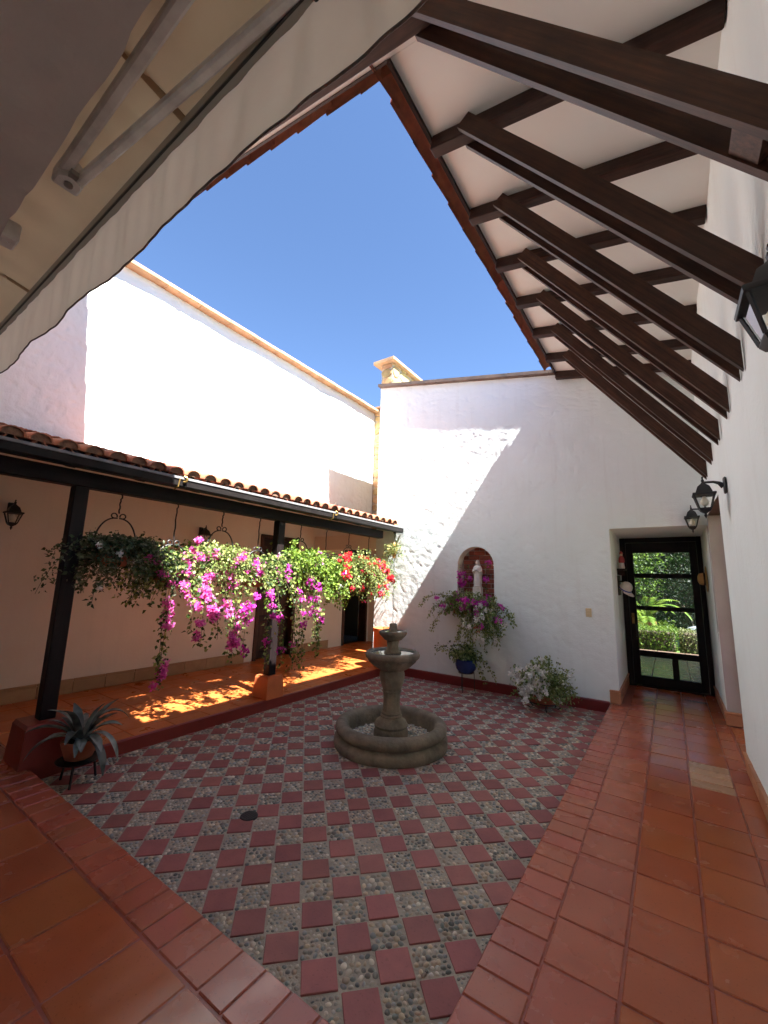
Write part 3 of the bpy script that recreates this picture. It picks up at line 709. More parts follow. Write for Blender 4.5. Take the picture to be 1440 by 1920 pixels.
b = MB().add(*slab(XL-.2, XR+.2, -.62, YRK-.002, 0, .05)); under(b.build('ceiling', 'soffit_white'), br)
RY = [1.70, 2.49, 3.27, 4.01, 4.75, 5.51, 6.27, 6.92]
for y in RY:
    x1 = -1.335 if y > 1.8 else XL+.02
    b = MB(); b.bar((x1, y, roof_z(x1)-.060), (XR+.004, y, roof_z(XR)-.060), .100, .118, ch=.008); under(b.build('rafter', 'wood_x'), br)
for y in RY[:-1]:
    top = Vector((-1.04, y, 5.105)); bot = Vector((XR-.012, y, 3.10))
    for s in (-1, 1):
        # plank with plumb-cut foot against the wall
        d = (bot-top).normalized(); nrm = Vector((d.z, 0, -d.x)); hw = .059; yo = y+s*.077; th = .018
        a1 = top+nrm*hw; a2 = top-nrm*hw
        def at_x(p, x): t = (x-p.x)/d.x; return p+d*t
        b1 = at_x(a1, XR-.006); b2 = at_x(a2, XR-.006)
        ring = [a1, b1, b2, a2]
        v = [(p.x, yo-th, p.z) for p in ring]+[(p.x, yo+th, p.z) for p in ring]
        m = MB().add(v, [(0, 1, 2, 3), (7, 6, 5, 4), (0, 4, 5, 1), (1, 5, 6, 2), (2, 6, 7, 3), (3, 7, 4, 0)])
        under(m.build('brace_plank', 'wood_brace'), br)
    if y < 2:
        m = MB(); c = top.lerp(bot, .935); m.bar(c-(bot-top).normalized()*.06, c+(bot-top).normalized()*.06, .10, .115, up=(0, 1, 0)); under(m.build('spacer_block', 'wood_brown'), br)
def barrel(L, r0_, r1_, th, name='roof_tile', n=6, flip=1):
    """half-round tile, axis +x from 0 to L, wide end at 0"""
    vs_ = []
    for x, r in ((0, r0_), (L, r1_)):
        for rad in (r, r-th):
            for k in range(n+1):
                a = math.pi*k/n; vs_.append((x, rad*math.cos(a), flip*rad*math.sin(a)*.85))
    q = n+1; fs_ = []
    for k in range(n):
        fs_ += [(k, k+1, 2*q+k+1, 2*q+k), (q+k, 3*q+k, 3*q+k+1, q+k+1), (k, q+k, q+k+1, k+1), (2*q+k, 2*q+k+1, 3*q+k+1, 3*q+k)]
    m = MB().add(vs_, fs_); return m
tm = barrel(.42, .105, .085, .014).mesh('roof_tile', 'roof_tile', 50); tp = barrel(.42, .105, .095, .014, flip=-1).mesh('roof_tile', 'roof_tile', 50)
sl = math.atan(.185)
y = YRK-.10; PIT = .235
tv = barrel(.40, .090, .078, .014).mesh('roof_tile', 'roof_tile', 50)
while y < YF-.30:
    o = obj('roof_tile', tv, None, (-1.400+rnd.uniform(-.006, .006), y, roof_z(-1.4)+.008+rnd.uniform(-.004, .004))); o.rotation_euler = (rnd.gauss(0, .03)-.10, -.02, math.pi/2+rnd.gauss(0, .015)); under(o, br)
    o = obj('roof_tile', tp, None, (-1.30, y, roof_z(-1.3)+.16)); o.rotation_euler = (rnd.gauss(0, .02), 0, math.pi/2); under(o, br)
    y += .335
b = MB()
for x in np.arange(-1.06, .4, .36):                    # the field above, never seen
    y = YRK-.02
    while y < YF-.06:
        m = barrel(.42, .105, .085, .014, n=3); mm = Matrix.Translation((x, y, roof_z(x)+.11)) @ Matrix.Rotation(sl, 4, 'Y'); b.add([mm @ Vector(p) for p in m.v], m.f); y += PIT
tag(under(b.build('roof_tile_field', 'roof_tile'), br), kind='stuff')
b = MB(); b.bar((-1.345, YRK, roof_z(-1.345)+.01), (-1.345, YF-.01, roof_z(-1.345)+.01), .022, .10); under(b.build('fascia_board', 'wood_dark'), br)
# raked edge of the near roof
x = -1.30
while x > XL+.1:
    o = obj('roof_tile', tm, None, (x-.36, YRK-.012, roof_z(x-.36)+.002), (rnd.gauss(0, .02), sl-.02, rnd.gauss(0, .012))); under(o, br)
    o = obj('roof_tile', tp, None, (x-.36, YRK-.13, roof_z(x-.36)+.13), (rnd.gauss(0, .02), sl-.02, rnd.gauss(0, .012))); under(o, br)
    x -= .345
b = MB()
for x in np.arange(XL, .4, .36):
    y = YRK-.26
    while y > -.6:
        m = barrel(.42, .105, .085, .014, n=3); mm = Matrix.Translation((x, y, roof_z(x)+.11)) @ Matrix.Rotation(sl, 4, 'Y'); b.add([mm @ Vector(p) for p in m.v], m.f); y -= PIT
tag(under(b.build('roof_tile_field', 'roof_tile'), br), kind='stuff')
b = MB(); b.bar((-1.34, YRK+.006, roof_z(-1.34)+.02), (XL, YRK+.006, roof_z(XL)+.02), .02, .05); under(b.build('fascia_board', 'wood_dark'), br)

# ------------------------------------------------------------------ house wall behind the viewer, with its plaster ledge
hwall = thing('house_wall', 'shaded house wall with a rough plaster ledge above the awning', 'wall', (-3, -.6, 0))
b = MB(); b.box(XL-.3, XR+.17, -.85, -.62, -.2, 6.4); under(b.build('wall_face', 'plaster_side'), hwall)
us = axis(-5.5, XR, .05); vv = axis(-.62, .252, .05)
V, Fc = wall_grid(us, vv, lambda U, V: np.stack([U, V+np.where(V > .23, (vnoise(U*14, U*0, 5)-.5)*.010, 0), 2.80+plaster(U, V, 55, .006, .006)], -1))
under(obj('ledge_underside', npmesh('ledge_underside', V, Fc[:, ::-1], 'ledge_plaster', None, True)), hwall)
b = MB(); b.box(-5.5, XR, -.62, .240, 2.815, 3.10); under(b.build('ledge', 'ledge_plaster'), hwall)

# ------------------------------------------------------------------ awning
aw = thing('awning', 'cream cloth awning with a wavy valance rolled in under the roof', 'awning', (-2, .4, 2.9))
ux = np.linspace(-5.4, .40, 330); vz = np.linspace(0, 1, 12)
def val(U, V):
    sw = .006*np.sin(U*9+1.3*np.sin(U*3.1))*V+(.0055*np.sin(U*34+3*np.sin(U*2.3))+.003*np.sin(U*71+2*np.sin(U*5)))*np.sin(V*2.75+.15)
    zb = 2.607+.004*np.sin(U*5.3)+.003*np.sin(U*11.1+1); zt = 2.872
    Z = zt+(zb-zt)*V
    return np.stack([U, .458+sw, Z], -1)
V, Fc = wall_grid(ux, vz, val); va = npmesh('valance', V, Fc, 'awning_cloth', None, True); vo = under(obj('valance', va), aw)
hm = MB(); pts = [tuple(val(np.array([u]), np.array([1.0]))[0]) for u in ux]; hm.tube(pts, .003, 5); under(hm.build('valance_hem', 'coping_dark'), aw)
def fab(U, V):
    Z = 2.905+V*.14-.007*np.sin(U*38+2*np.sin(U*5))*np.sin(V*3.0)-.02*np.sin(math.pi*V)
    return np.stack([U, .448-V*.40, Z], -1)
V, Fc = wall_grid(ux, vz, fab); under(obj('cloth', npmesh('cloth', V, Fc[:, ::-1], 'awning_top', None, True)), aw)
b = MB(); b.bar((-5.45, .452, 2.880), (.42, .452, 2.880), .028, .040, ch=.006); under(b.build('front_bar', 'metal_grey'), aw)
b = MB(); b.bar((-5.45, .440, 2.858), (.42, .440, 2.858), .005, .005); under(b.build('front_bar_groove', 'iron'), aw)
for x0 in (-1.46, -4.4):
    b = MB(); b.bar((x0, .306, 2.885), (x0+1.5, .300, 2.885), .030, .036, ch=.006); under(b.build('arm', 'metal_white'), aw)
    b = MB(); b.bar((x0-.01, .345, 2.872), (x0+.98, .438, 2.872), .026, .030, ch=.006); under(b.build('arm', 'metal_white'), aw)
    b = MB(); b.tube([(x0, .323, 2.845), (x0, .323, 2.912)], .030, 14); b.box(x0-.05, x0+.01, .29, .36, 2.855, 2.905, .006); under(b.build('elbow_joint', 'metal_white', None, 40), aw)
    b = MB(); b.tube([(x0, .323, 2.838), (x0, .323, 2.85)], .012, 10); b.box(x0+.02, x0+.05, .312, .334, 2.846, 2.862); under(b.build('elbow_bolt', 'metal_grey'), aw)
    b = MB(); b.box(x0+.93, x0+1.02, .42, .462, 2.845, 2.90, .006); under(b.build('arm_bracket', 'iron'), aw)
for x0 in (-1.86, -3.2):
    b = MB(); b.box(x0-.04, x0+.04, .24, .30, 2.80, 2.87, .006); b.tube([(x0, .27, 2.795), (x0, .27, 2.80)], .012, 8); under(b.build('wall_bracket', 'metal_white'), aw)
for x0 in (-1.02, -2.3, -3.6):
    b = MB(); b.bar((x0, .44, 2.897), (x0-.03, .18, 2.975), .022, .003); under(b.build('cloth_seam', 'coping_tan'), aw)

# ------------------------------------------------------------------ gallery roof
gr = thing('gallery_roof', 'low clay tiled gallery roof with a dark gutter and beam', 'roof', (-5.5, 4, 2.7))
BX = -4.75; GY0, GY1 = -.6, YF-.03
gsl = math.atan2(.66, 2.5); gz = lambda x: 2.735+(-4.42-x)*math.tan(gsl)
b = MB(); b.bar((BX, GY0, 2.555), (BX, GY1-.22, 2.555), .13, .155, ch=.008); under(b.build('beam', 'wood_black_y'), gr)
v = []
for x, dz in ((-4.45, -.06), (XL, -.06), (XL, -.03), (-4.45, -.03)):
    v += [(x, GY0, gz(x)+dz)]
v += [(p[0], GY1 if p[0] > -5.1 else 9.3, p[2]) for p in v]
b = MB().add(v, [(0, 1, 5, 4), (1, 2, 6, 5), (2, 3, 7, 6), (3, 0, 4, 7), (0, 3, 2, 1), (4, 5, 6, 7)]); under(b.build('ceiling_boards', 'soffit_white'), gr)
y = GY0+.1
while y < GY1:
    b = MB(); b.bar((-4.46, y, gz(-4.46)-.105), (XL+.02, y, gz(XL+.02)-.105), .07, .09, ch=.004); under(b.build('rafter', 'wood_dark'), gr); y += .62
# gutter: open half box with pale lip
pr = [(-4.470, 2.715), (-4.470, 2.615), (-4.455, 2.600), (-4.380, 2.600), (-4.362, 2.618), (-4.355, 2.712), (-4.363, 2.712), (-4.370, 2.625), (-4.384, 2.608), (-4.450, 2.608), (-4.462, 2.62), (-4.462, 2.715)]
v = [(x, GY0, z) for x, z in pr]+[(x, GY1+.02, z) for x, z in pr]; k = len(pr)
b = MB().add(v, [(i, (i+1) % k, k+(i+1) % k, k+i) for i in range(k)]+[tuple(range(k-1, -1, -1)), tuple(range(k, 2*k))]); gut = under(b.build('gutter', 'gutter_paint'), gr)
b = MB(); b.bar((-4.352, GY0, 2.700), (-4.352, GY1+.02, 2.700), .010, .028, ch=.003); under(b.build('gutter_lip', 'gutter_lip'), gr)
for y in (.55, 2.36, 4.9):
    b = MB(); b.tube([(-4.349, y, 2.66), (-4.335, y+.02, 2.665), (-4.325, y+.03, 2.69), (-4.335, y+.02, 2.715), (-4.349, y, 2.72)], .011, 8); b.tube([(-4.352, y-.04, 2.69), (-4.358, y-.05, 2.60), (-4.44, y-.05, 2.575)], .007, 6); under(b.build('gutter_bracket', 'brass', None, 40), gr)
b = MB(); b.bar((-4.50, GY0, 2.70), (-4.50, GY1, 2.70), .03, .13); under(b.build('fascia_board', 'wood_black'), gr)
GP = .200; y = GY0+.1; fieldmb = MB()
gt = barrel(.42, .088, .072, .013).mesh('roof_tile', 'roof_tile', 50); gp = barrel(.42, .088, .08, .013, flip=-1).mesh('roof_tile', 'roof_tile', 50)
plug = MB().add([(0, .076*math.cos(math.pi*k/8), .076*.85*math.sin(math.pi*k/8)) for k in range(9)]+[(.05, .07*math.cos(math.pi*k/8), .07*.85*math.sin(math.pi*k/8)) for k in range(9)], [tuple(range(9)), tuple(range(17, 8, -1))]+[(k, 9+k, 10+k, k+1) for k in range(8)]).mesh('mortar_plug', 'tile_mortar')
while y < GY1-.08:
    o = obj('mortar_plug', plug, None, (-4.415+rnd.uniform(-.006, .006), y, gz(-4.4)+.028), (0, -gsl, math.pi)); under(o, gr)
    for rI in range(7):
        x = -4.385-rI*.36
        if rI < 2:
            o = obj('roof_tile', gt, None, (x+rnd.uniform(-.012, .012), y+rnd.uniform(-.006, .006), gz(x)+.030), (rnd.gauss(0, .03), gsl-math.pi*0, math.pi+rnd.gauss(0, .02)))
            o.rotation_euler = (rnd.gauss(0, .03), -gsl+.02, math.pi+rnd.gauss(0, .02)); under(o, gr)
            o = obj('roof_tile', gp, None, (x-.03, y+GP/2, gz(x)+.055)); o.rotation_euler = (rnd.gauss(0, .02), -gsl+.02, math.pi+rnd.gauss(0, .015)); under(o, gr)
        else:
            m = barrel(.42, .088, .072, .013, n=4); mm = Matrix.Translation((x, y, gz(x)+.035)) @ Matrix.Rotation(math.pi, 4, 'Z') @ Matrix.Rotation(-gsl+.02, 4, 'Y'); fieldmb.add([mm @ Vector(p) for p in m.v], m.f)
    y += GP
y = GY1+.1
while y < 9.25:
    for rI in range(2, 7):
        x = -4.385-rI*.36
        m = barrel(.42, .088, .072, .013, n=4); mm = Matrix.Translation((x, y, gz(x)+.035)) @ Matrix.Rotation(math.pi, 4, 'Z') @ Matrix.Rotation(-gsl+.02, 4, 'Y'); fieldmb.add([mm @ Vector(p) for p in m.v], m.f)
    y += GP
tag(under(fieldmb.build('roof_tile_field', 'roof_tile'), gr), kind='stuff')
b = MB(); b.box(XL+.02, -5.05, YF+.05, YF+.17, 2.30, 2.62); under(b.build('cross_beam', 'plaster_bounce_tint'), gr)

def post(y, plh, plw, label, m):
    t = thing('wooden_post', label, 'post', (BX, y, 0))
    b = MB(); b.box(-.062, .062, -.062, .062, plh-.002, 2.478, .008); b.build('shaft', 'wood_black', t)
    w = plw/2; v = []
    for z, q in ((.0, w), (plh-.03, w*.90), (plh, w*.82)):
        v += [(-q, -q, z), (q, -q, z), (q, q, z), (-q, q, z)]
    b = MB().add(v, [(3, 2, 1, 0), (8, 9, 10, 11)]+[(4*a+k, 4*a+(k+1) % 4, 4*a+4+(k+1) % 4, 4*a+4+k) for a in (0, 1) for k in range(4)]); b.build('plinth', m, t)
post(1.545, .335, .40, 'dark wooden gallery post on a tall dark red plinth beside the potted bromeliad', 'kerb_red')
post(4.11, .29, .30, 'dark wooden gallery post on an orange plinth behind trailing magenta flowers', 'clay_orange')

# ------------------------------------------------------------------ lanterns
def make_lantern():
    t = thing('wall_lantern', 'x', 'lantern')
    b = MB(); b.box(0, .022, -.036, .036, -.085, .060, .008); b.build('wall_plate', 'iron', t)
    b = MB(); b.tube([(.02, 0, -.02), (.05, 0, .012), (.09, 0, .028), (.155, 0, .030)], [.026, .016, .011, .010], 10); b.build('arm', 'iron', t, 40)
    cx = .165
    b = MB(); b.lathe([(.006, .085), (.012, .075), (.006, .062), (.016, .05), (.012, .03), (.030, .012), (.062, -.012), (.082, -.055), (.088, -.075)], 4, (cx, 0, 0), a0=math.pi/4)
    b.lathe([(.118, -.072), (.122, -.080), (.118, -.092), (.090, -.094)], 4, (cx, 0, 0), a0=math.pi/4); b.build('cap', 'iron', t, 35)
    h0, h1, z0, z1 = .072, .042, -.092, -.212
    for sx in (-1, 1):
        for sy in (-1, 1):
            b = MB(); b.bar((cx+sx*h0, sy*h0, z0), (cx+sx*h1, sy*h1, z1), .009, .009); b.build('frame_bar', 'iron', t)
    for k in range(4):
        a = k*math.pi/2; c, s = math.cos(a), math.sin(a); rot = lambda x, y, z: (cx+x*c-y*s, x*s+y*c, z)
        b = MB().add([rot(h0-.002, -h0, z0), rot(h0-.002, h0, z0), rot(h1-.002, h1, z1), rot(h1-.002, -h1, z1)], [(0, 1, 2, 3)]); b.build('glass_pane', 'lamp_glass', t)
    b = MB(); b.lathe([(.062, -.206), (.064, -.216), (.048, -.236), (.020, -.250)], 4, (cx, 0, 0), a0=math.pi/4); b.lathe([(.018, -.248), (.008, -.258), (.014, -.272), (.006, -.288), (.002, -.30)], 10, (cx, 0, 0)); b.build('base_cup', 'iron', t, 35)
    b = MB(); b.lathe([(.002, -.190), (.022, -.182), (.033, -.160), (.030, -.138), (.016, -.116), (.013, -.10)], 14, (cx, 0, 0)); b.build('bulb', 'bulb_white', t, 60)
    return t
lan = make_lantern()
spots = [((XR-.001, 4.62, 2.575), math.pi, 'black wall lantern with white bulb above the side opening in the corridor', None),
         ((XR-.001, 1.50, 2.575), math.pi, 'large black wall lantern hanging under the first roof brace', None),
         ((XR-.001, 6.905, 2.69), math.pi, 'black wall lantern with white bulb in front of the garden door', None),
         ((XL+.006, 1.53, 2.44), 0, 'black wall lantern on the gallery wall behind the first dark post', None),
         ((XL+.006, 4.15, 2.44), 0, 'black wall lantern on the gallery wall behind the hanging baskets', None)]
for k, (p, rz, lab, _) in enumerate(spots):
    o = lan if k == 0 else copy_tree(lan)
    o.location = p; o.rotation_euler = (0, 0, rz); tag(o, lab, 'lantern', 'black wall lanterns')

# ------------------------------------------------------------------ hanging baskets
GRN = [(.045, .085, .025), (.06, .11, .03), (.03, .06, .02), (.08, .13, .05)]
VAR = [(.05, .09, .03), (.16, .19, .10), (.04, .07, .03), (.09, .13, .06), (.22, .24, .15)]
LIM = [(.20, .30, .035), (.14, .24, .03), (.26, .36, .06), (.10, .17, .03)]
PAL = [(.28, .34, .09), (.19, .26, .06), (.36, .39, .14), (.12, .18, .05)]
PINK = [(.82, .14, .52), (.86, .20, .58), (.74, .10, .46), (.88, .30, .64)]
MAG = [(.70, .07, .52), (.78, .12, .58), (.60, .05, .46)]
RED = [(.72, .035, .05), (.62, .025, .06), (.80, .07, .08)]
WHT = [(.86, .84, .80), (.80, .77, .72)]
SHD = [(.28, .33, .11), (.19, .26, .07), (.38, .42, .19), (.11, .17, .05)]
def hanger(t, zs, hw=.205, ah=.33):
    """iron hook, S scrolls and two-armed bow down to the pot ring; beam underside at z=2.478"""
    zt = 2.476; pts = [(0, 0, zt), (0, .012, zt-.02), (0, .012, zt-.045), (0, 0, zt-.06)]
    b = MB(); b.tube(pts+[(0, .004*math.sin(k*1.7), zt-.06-(zt-.06-zs-.03)*k/8) for k in range(1, 9)], .0078, 6); b.build('hook_rod', 'iron', t, 40)
    for s in (-1, 1):
        sc = [(0, s*(.045-.033*math.cos(a)*(1-.035*k)), zs+.0+.033*math.sin(a)*(1-.035*k)) for k, a in enumerate(np.linspace(-.3, 4.6, 13))]
        b = MB(); b.tube(sc, .0068, 6); b.build('scroll', 'iron', t, 40)
        ar = [(0, s*hw*math.sin(a)**.8, zs-.02-ah*(1-math.cos(a))) for a in np.linspace(.02, math.pi/2, 14)]
        b = MB(); b.tube(ar, .0078, 6); b.build('bow_arm', 'iron', t, 40)
    zr = zs-.02-ah
    b = MB(); b.tube([(hw*math.cos(a), hw*math.sin(a), zr) for a in np.linspace(0, 2*math.pi, 25)], .006, 6); b.build('pot_ring', 'iron', t, 40)
    b = MB(); b.lathe([(.09, zr-.17), (.12, zr-.165), (hw-.03, zr-.02), (hw-.012, zr), (hw-.012, zr+.03), (hw-.03, zr+.03), (hw-.04, zr+.0)], 22); b.build('pot', 'clay', t, 40)
    b = MB(); b.lathe([(0, zr+.004), (hw-.035, zr+.004)], 18); b.build('soil', 'soil', t)
    return zr
def basket(y, zs, label, pal, leaf, n, Lr, el=(.1, 1.2), per=2.2, spread=.028, flowers=None, extra=(), seed=0, grav=2.6, fl=.03, yaw=0.0, azb=None):
    rg = np.random.default_rng(100+seed); t = thing('hanging_basket', label, 'hanging plant', (-4.72, y, 0), yaw, 'hanging baskets under the gallery beam')
    zr = hanger(t, zs)
    st = []
    for k in range(n):
        az = rg.uniform(0, 2*math.pi) if azb is None else rg.normal(azb, 1.5)
        p0 = (rg.uniform(-.1, .1), rg.uniform(-.1, .1), zr+.02)
        st.append(strand(rg, p0, az, rg.uniform(*el), rg.uniform(*Lr), grav*rg.uniform(.7, 1.3)))
    for (az, e, L, gv) in extra: st.append(strand(rg, (0.05*math.cos(az), .1*math.sin(az), zr+.02), az, e, L, gv))
    fw_ = None
    if flowers:
        fp, cnt, lo, hi, r, c = flowers
        front = [q for q in st if q[-1][0] > .02] or st; n1 = int(cnt*.6) if extra else 0
        cl = clumps_on(rg, st[-len(extra):], n1, .3, hi, r, c) if n1 else []
        cl += [(p+np.array([.04, 0, -.01]), q, m_) for p, q, m_ in clumps_on(rg, front, cnt-n1, lo, hi, r, c)]
        fw_ = (fp, cl, fl)
    ll = [s for s in st]
    vine(t, rg, ll, leaf[0], leaf[1], pal, per, spread, fw_)
    return t
basket(1.91, 2.234, 'dark green variegated leafy basket hanging next to the first post', VAR, (.046, .030), 150, (.25, .62), el=(-.3, .75), seed=1, per=1.9,
       flowers=(WHT, 7, .3, .9, .03, 6), extra=((-1.2, .3, .85, 2.6), (-.5, .3, .9, 2.8), (1.0, .3, .8, 3.0), (1.7, .4, .85, 2.2)))
basket(2.52, 2.010, 'hanging basket with long trailing stems of bright pink bougainvillea', PAL+GRN[:2], (.050, .036), 110, (.25, .60), el=(-.2, 1.2), seed=2, per=1.7,
       flowers=(PINK, 64, .3, 1.0, .066, 21), extra=((-.5, .1, 1.30, 7.0), (-.35, .0, 1.20, 7.0), (.2, .5, 1.15, 3.6), (.9, .6, 1.45, 3.0), (1.3, .6, 1.45, 3.0), (.5, .5, 1.1, 3.5), (1.1, .7, 1.35, 3.0), (.0, .5, 1.0, 3.6), (1.5, .8, 1.5, 2.6)), fl=.036)
basket(3.13, 2.243, 'hanging basket of pale yellow green foliage among pink bougainvillea', PAL, (.042, .027), 150, (.25, .60), el=(-.3, .7), seed=3, per=1.9,
       flowers=(PINK, 18, .4, 1.0, .055, 16), fl=.035)
basket(3.72, 2.027, 'hanging basket with magenta bougainvillea cascading in front of the second post', PAL+GRN[:2], (.052, .038), 85, (.25, .58), el=(-.2, 1.1), seed=4, per=1.6,
       flowers=(MAG, 46, .3, 1.0, .058, 17), extra=((-.2, .5, 1.5, 3.6), (.3, .5, 1.65, 3.4), (.9, .6, 1.6, 3.2), (1.2, .8, 1.95, 2.6), (1.4, .8, 1.9, 2.4), (-.8, .5, 1.3, 3.6), (.7, .6, 1.75, 3.2), (1.3, .9, 2.0, 2.2), (1.0, .8, 1.5, 2.4), (.1, .4, 1.4, 4.0), (1.5, .9, 1.7, 2.2)), fl=.035)
basket(4.52, 2.238, 'lime green bushy basket hanging behind the orange plinth', LIM, (.056, .031), 170, (.25, .62), el=(-.3, .9), seed=5, per=2.0,
       flowers=(MAG+WHT, 5, .5, 1.0, .04, 8), extra=((-1.2, .8, 1.3, 2.6), (.3, .8, 1.0, 2.6)))
basket(5.11, 2.026, 'lime green trailing basket beside the red flowering basket', LIM, (.058, .033), 125, (.30, .72), el=(-.3, 1.0), seed=6, per=1.9, flowers=(WHT, 6, .3, .9, .035, 6))
basket(5.71, 2.227, 'pale leaved basket full of small red flowers', PAL, (.044, .026), 150, (.30, .80), el=(-.3, .9), seed=7, per=1.8, flowers=(RED, 75, .3, 1.0, .040, 11), fl=.034,
       extra=((-.9, .9, 1.1, 2.6), (.3, .8, 1.0, 2.6)))
basket(6.31, 2.123, 'pale leaved basket with red and pink flowers hanging next to the rain chain', PAL, (.044, .026), 130, (.30, .80), el=(-.3, .9), seed=8, per=1.7, flowers=(RED+PINK[:1], 42, .3, 1.0, .040, 10), fl=.034)

# ------------------------------------------------------------------ rain chain, air plant, rain barrel
ch = thing('rain_chain', 'iron rain chain hanging from the gutter end down to a clay barrel', 'chain', (-4.47, 6.84, 0))
b = MB(); z = 2.60; k = 0
while z > .80:
    c_ = [((.011*math.cos(a) if k % 2 else 0), (0 if k % 2 else .011*math.cos(a)), z-.022+.024*math.sin(a)) for a in np.linspace(0, 2*math.pi, 9)]
    b.tube(c_, .0035, 4, False); z -= .037; k += 1
tag(b.build('links', 'iron', ch), kind='stuff')
b = MB(); b.tube([(0, 0, 2.62), (0, .0, 2.58)], .03, 10); b.build('gutter_outlet', 'iron', ch)
ap = thing('air_plant', 'yellowish air plant tied to the top of the rain chain', 'plant', (-4.45, 6.80, 2.2)); rg = np.random.default_rng(77)
b = MB(); b.lathe([(.02, -.12), (.045, -.06), (.05, .05), (.03, .16), (.01, .2)], 10, (0, 0, 0)); b.build('root_ball', 'straw', ap, 50)
st = [strand(rg, (rg.uniform(-.02, .02), rg.uniform(-.02, .02), rg.uniform(-.05, .15)), rg.uniform(0, 6.28), rg.uniform(-.2, 1.0), rg.uniform(.12, .30), 4.5) for _ in range(34)]
vine(ap, rg, st, .07, .022, [(.26, .25, .07), (.18, .22, .06), (.12, .18, .06), (.34, .28, .09)], 1.2, .012)
rb = thing('clay_barrel', 'tall orange clay barrel standing against the white wall under the rain chain', 'pot', (-4.60, 6.74, 0.002))
b = MB(); b.lathe([(.15, .0), (.185, .02), (.20, .2), (.205, .45), (.20, .66), (.215, .68), (.215, .74), (.19, .745), (.18, .70), (.175, .5)], 26); b.build('body', 'clay_orange', rb, 40)
b = MB(); b.lathe([(0, .60), (.178, .60)], 20); b.build('water', 'water', rb)

# ------------------------------------------------------------------ fountain
ft = thing('stone_fountain', 'weathered two tier stone fountain with round basin in the patio middle', 'fountain', (FC[0], FC[1], ZP))
b = MB(); b.lathe([(.615, 0), (.625, .02), (.625, .075), (.605, .098), (.575, .108), (.568, .120), (.580, .130), (.605, .150), (.618, .180), (.612, .212), (.590, .238), (.555, .250), (.520, .246), (.490, .225), (.475, .19), (.470, .12), (.465, .03)], 72, (0, 0, 0), mod=lambda a, i: 1+.004*math.sin(7*a+i)); b.build('basin', 'stone_fountain', ft, 50)
b = MB(); b.lathe([(0, .050), (.47, .050)], 40); b.build('basin_floor', 'mortar', ft)
rows = []; rg = np.random.default_rng(9)
for _ in range(1500):
    q = .215+.25*math.sqrt(rg.random()); a = rg.uniform(0, 6.283); rows.append((q*math.cos(a), q*math.sin(a), rg.uniform(.011, .02), .050+rg.uniform(0, .028)))
V, Fc, C = pebbles(np.array(rows), rg); tag(obj('pebbles', npmesh('pebbles', V, Fc, 'pebble', np.clip(C*1.7, 0, .8), True), ft), kind='stuff')
b = MB(); b.lathe([(.190, .05), (.192, .13), (.180, .165), (.172, .178), (.185, .19), (.188, .205), (.176, .222), (.165, .245), (.130, .268), (.118, .285), (.122, .30), (.108, .315), (.112, .33), (.104, .345)], 40); b.build('pedestal_base', 'stone_fountain', ft, 40)
flute = lambda a, i: 1+.028*math.cos(12*a)*(1 if i < 7 else .6)
b = MB(); b.lathe([(.100, .34), (.094, .38), (.090, .44), (.092, .50), (.098, .545), (.106, .555), (.100, .57), (.112, .60), (.132, .66), (.142, .71), (.140, .75), (.124, .785)], 72, mod=flute); b.build('column', 'stone_fountain', ft, 40)
gad = lambda a, i: 1+(.05*math.cos(10*a)+.03*math.cos(20*a+.6) if 1 <= i <= 4 else 0)
b = MB(); b.lathe([(.115, .775), (.150, .79), (.200, .82), (.245, .86), (.262, .890), (.268, .900), (.290, .906), (.306, .922), (.312, .948), (.304, .972), (.283, .984), (.258, .978), (.242, .955), (.20, .925), (.10, .915)], 80, mod=gad); b.build('bowl', 'stone_fountain', ft, 45)
b = MB(); b.lathe([(0, .962), (.252, .962)], 40); b.build('bowl_water', 'water', ft)
b = MB(); b.lathe([(.10, .95), (.098, .975), (.078, .99), (.066, 1.01), (.066, 1.06), (.072, 1.09), (.062, 1.10)], 28); b.build('stem', 'stone_fountain', ft, 40)
b = MB(); b.lathe([(.06, 1.095), (.10, 1.11), (.135, 1.145), (.155, 1.165), (.162, 1.185), (.155, 1.203), (.138, 1.208), (.12, 1.195), (.05, 1.19)], 44); b.build('upper_bowl', 'stone_fountain', ft, 45)
b = MB(); b.lathe([(0, 1.197), (.122, 1.197)], 28); b.build('upper_bowl_water', 'water', ft)
b = MB(); b.lathe([(.052, 1.19), (.050, 1.235), (.046, 1.24), (.042, 1.285), (.030, 1.292), (0, 1.292)], 22); b.build('spout', 'stone_fountain', ft, 40)

# ------------------------------------------------------------------ niche: statue, wall planter
sta = thing('statue', 'small white robed statue with folded hands standing in the brick niche', 'statue', (NX+.0, YF+.11, 1.575))
b = MB(); b.lathe([(.072, 0), (.075, .02), (.066, .03)], 16); b.box(-.075, .075, -.05, .06, -.30, 0); b.build('base', 'statue_white', sta, 40)
fold = lambda a, i: 1+.07*math.cos(9*a+i*.4)*max(0, 1-i/8)
b = MB(); b.lathe([(.058, .03), (.064, .06), (.060, .12), (.056, .18), (.060, .24), (.066, .29), (.070, .325), (.062, .355), (.040, .375), (.022, .385)], 28, mod=fold, sx=1.15, sy=.9)
b.lathe([(.018, .38), (.026, .40), (.031, .425), (.029, .45), (.018, .47), (.0, .475)], 16, (0, -.006, 0))          # head
for s in (-1, 1): b.tube([(s*.060, 0, .335), (s*.078, -.02, .28), (s*.060, -.055, .262), (s*.012, -.075, .305)], [.020, .020, .017, .010], 8)
b.build('figure', 'statue_white', sta, 60)
b = MB(); n = 14; v = []
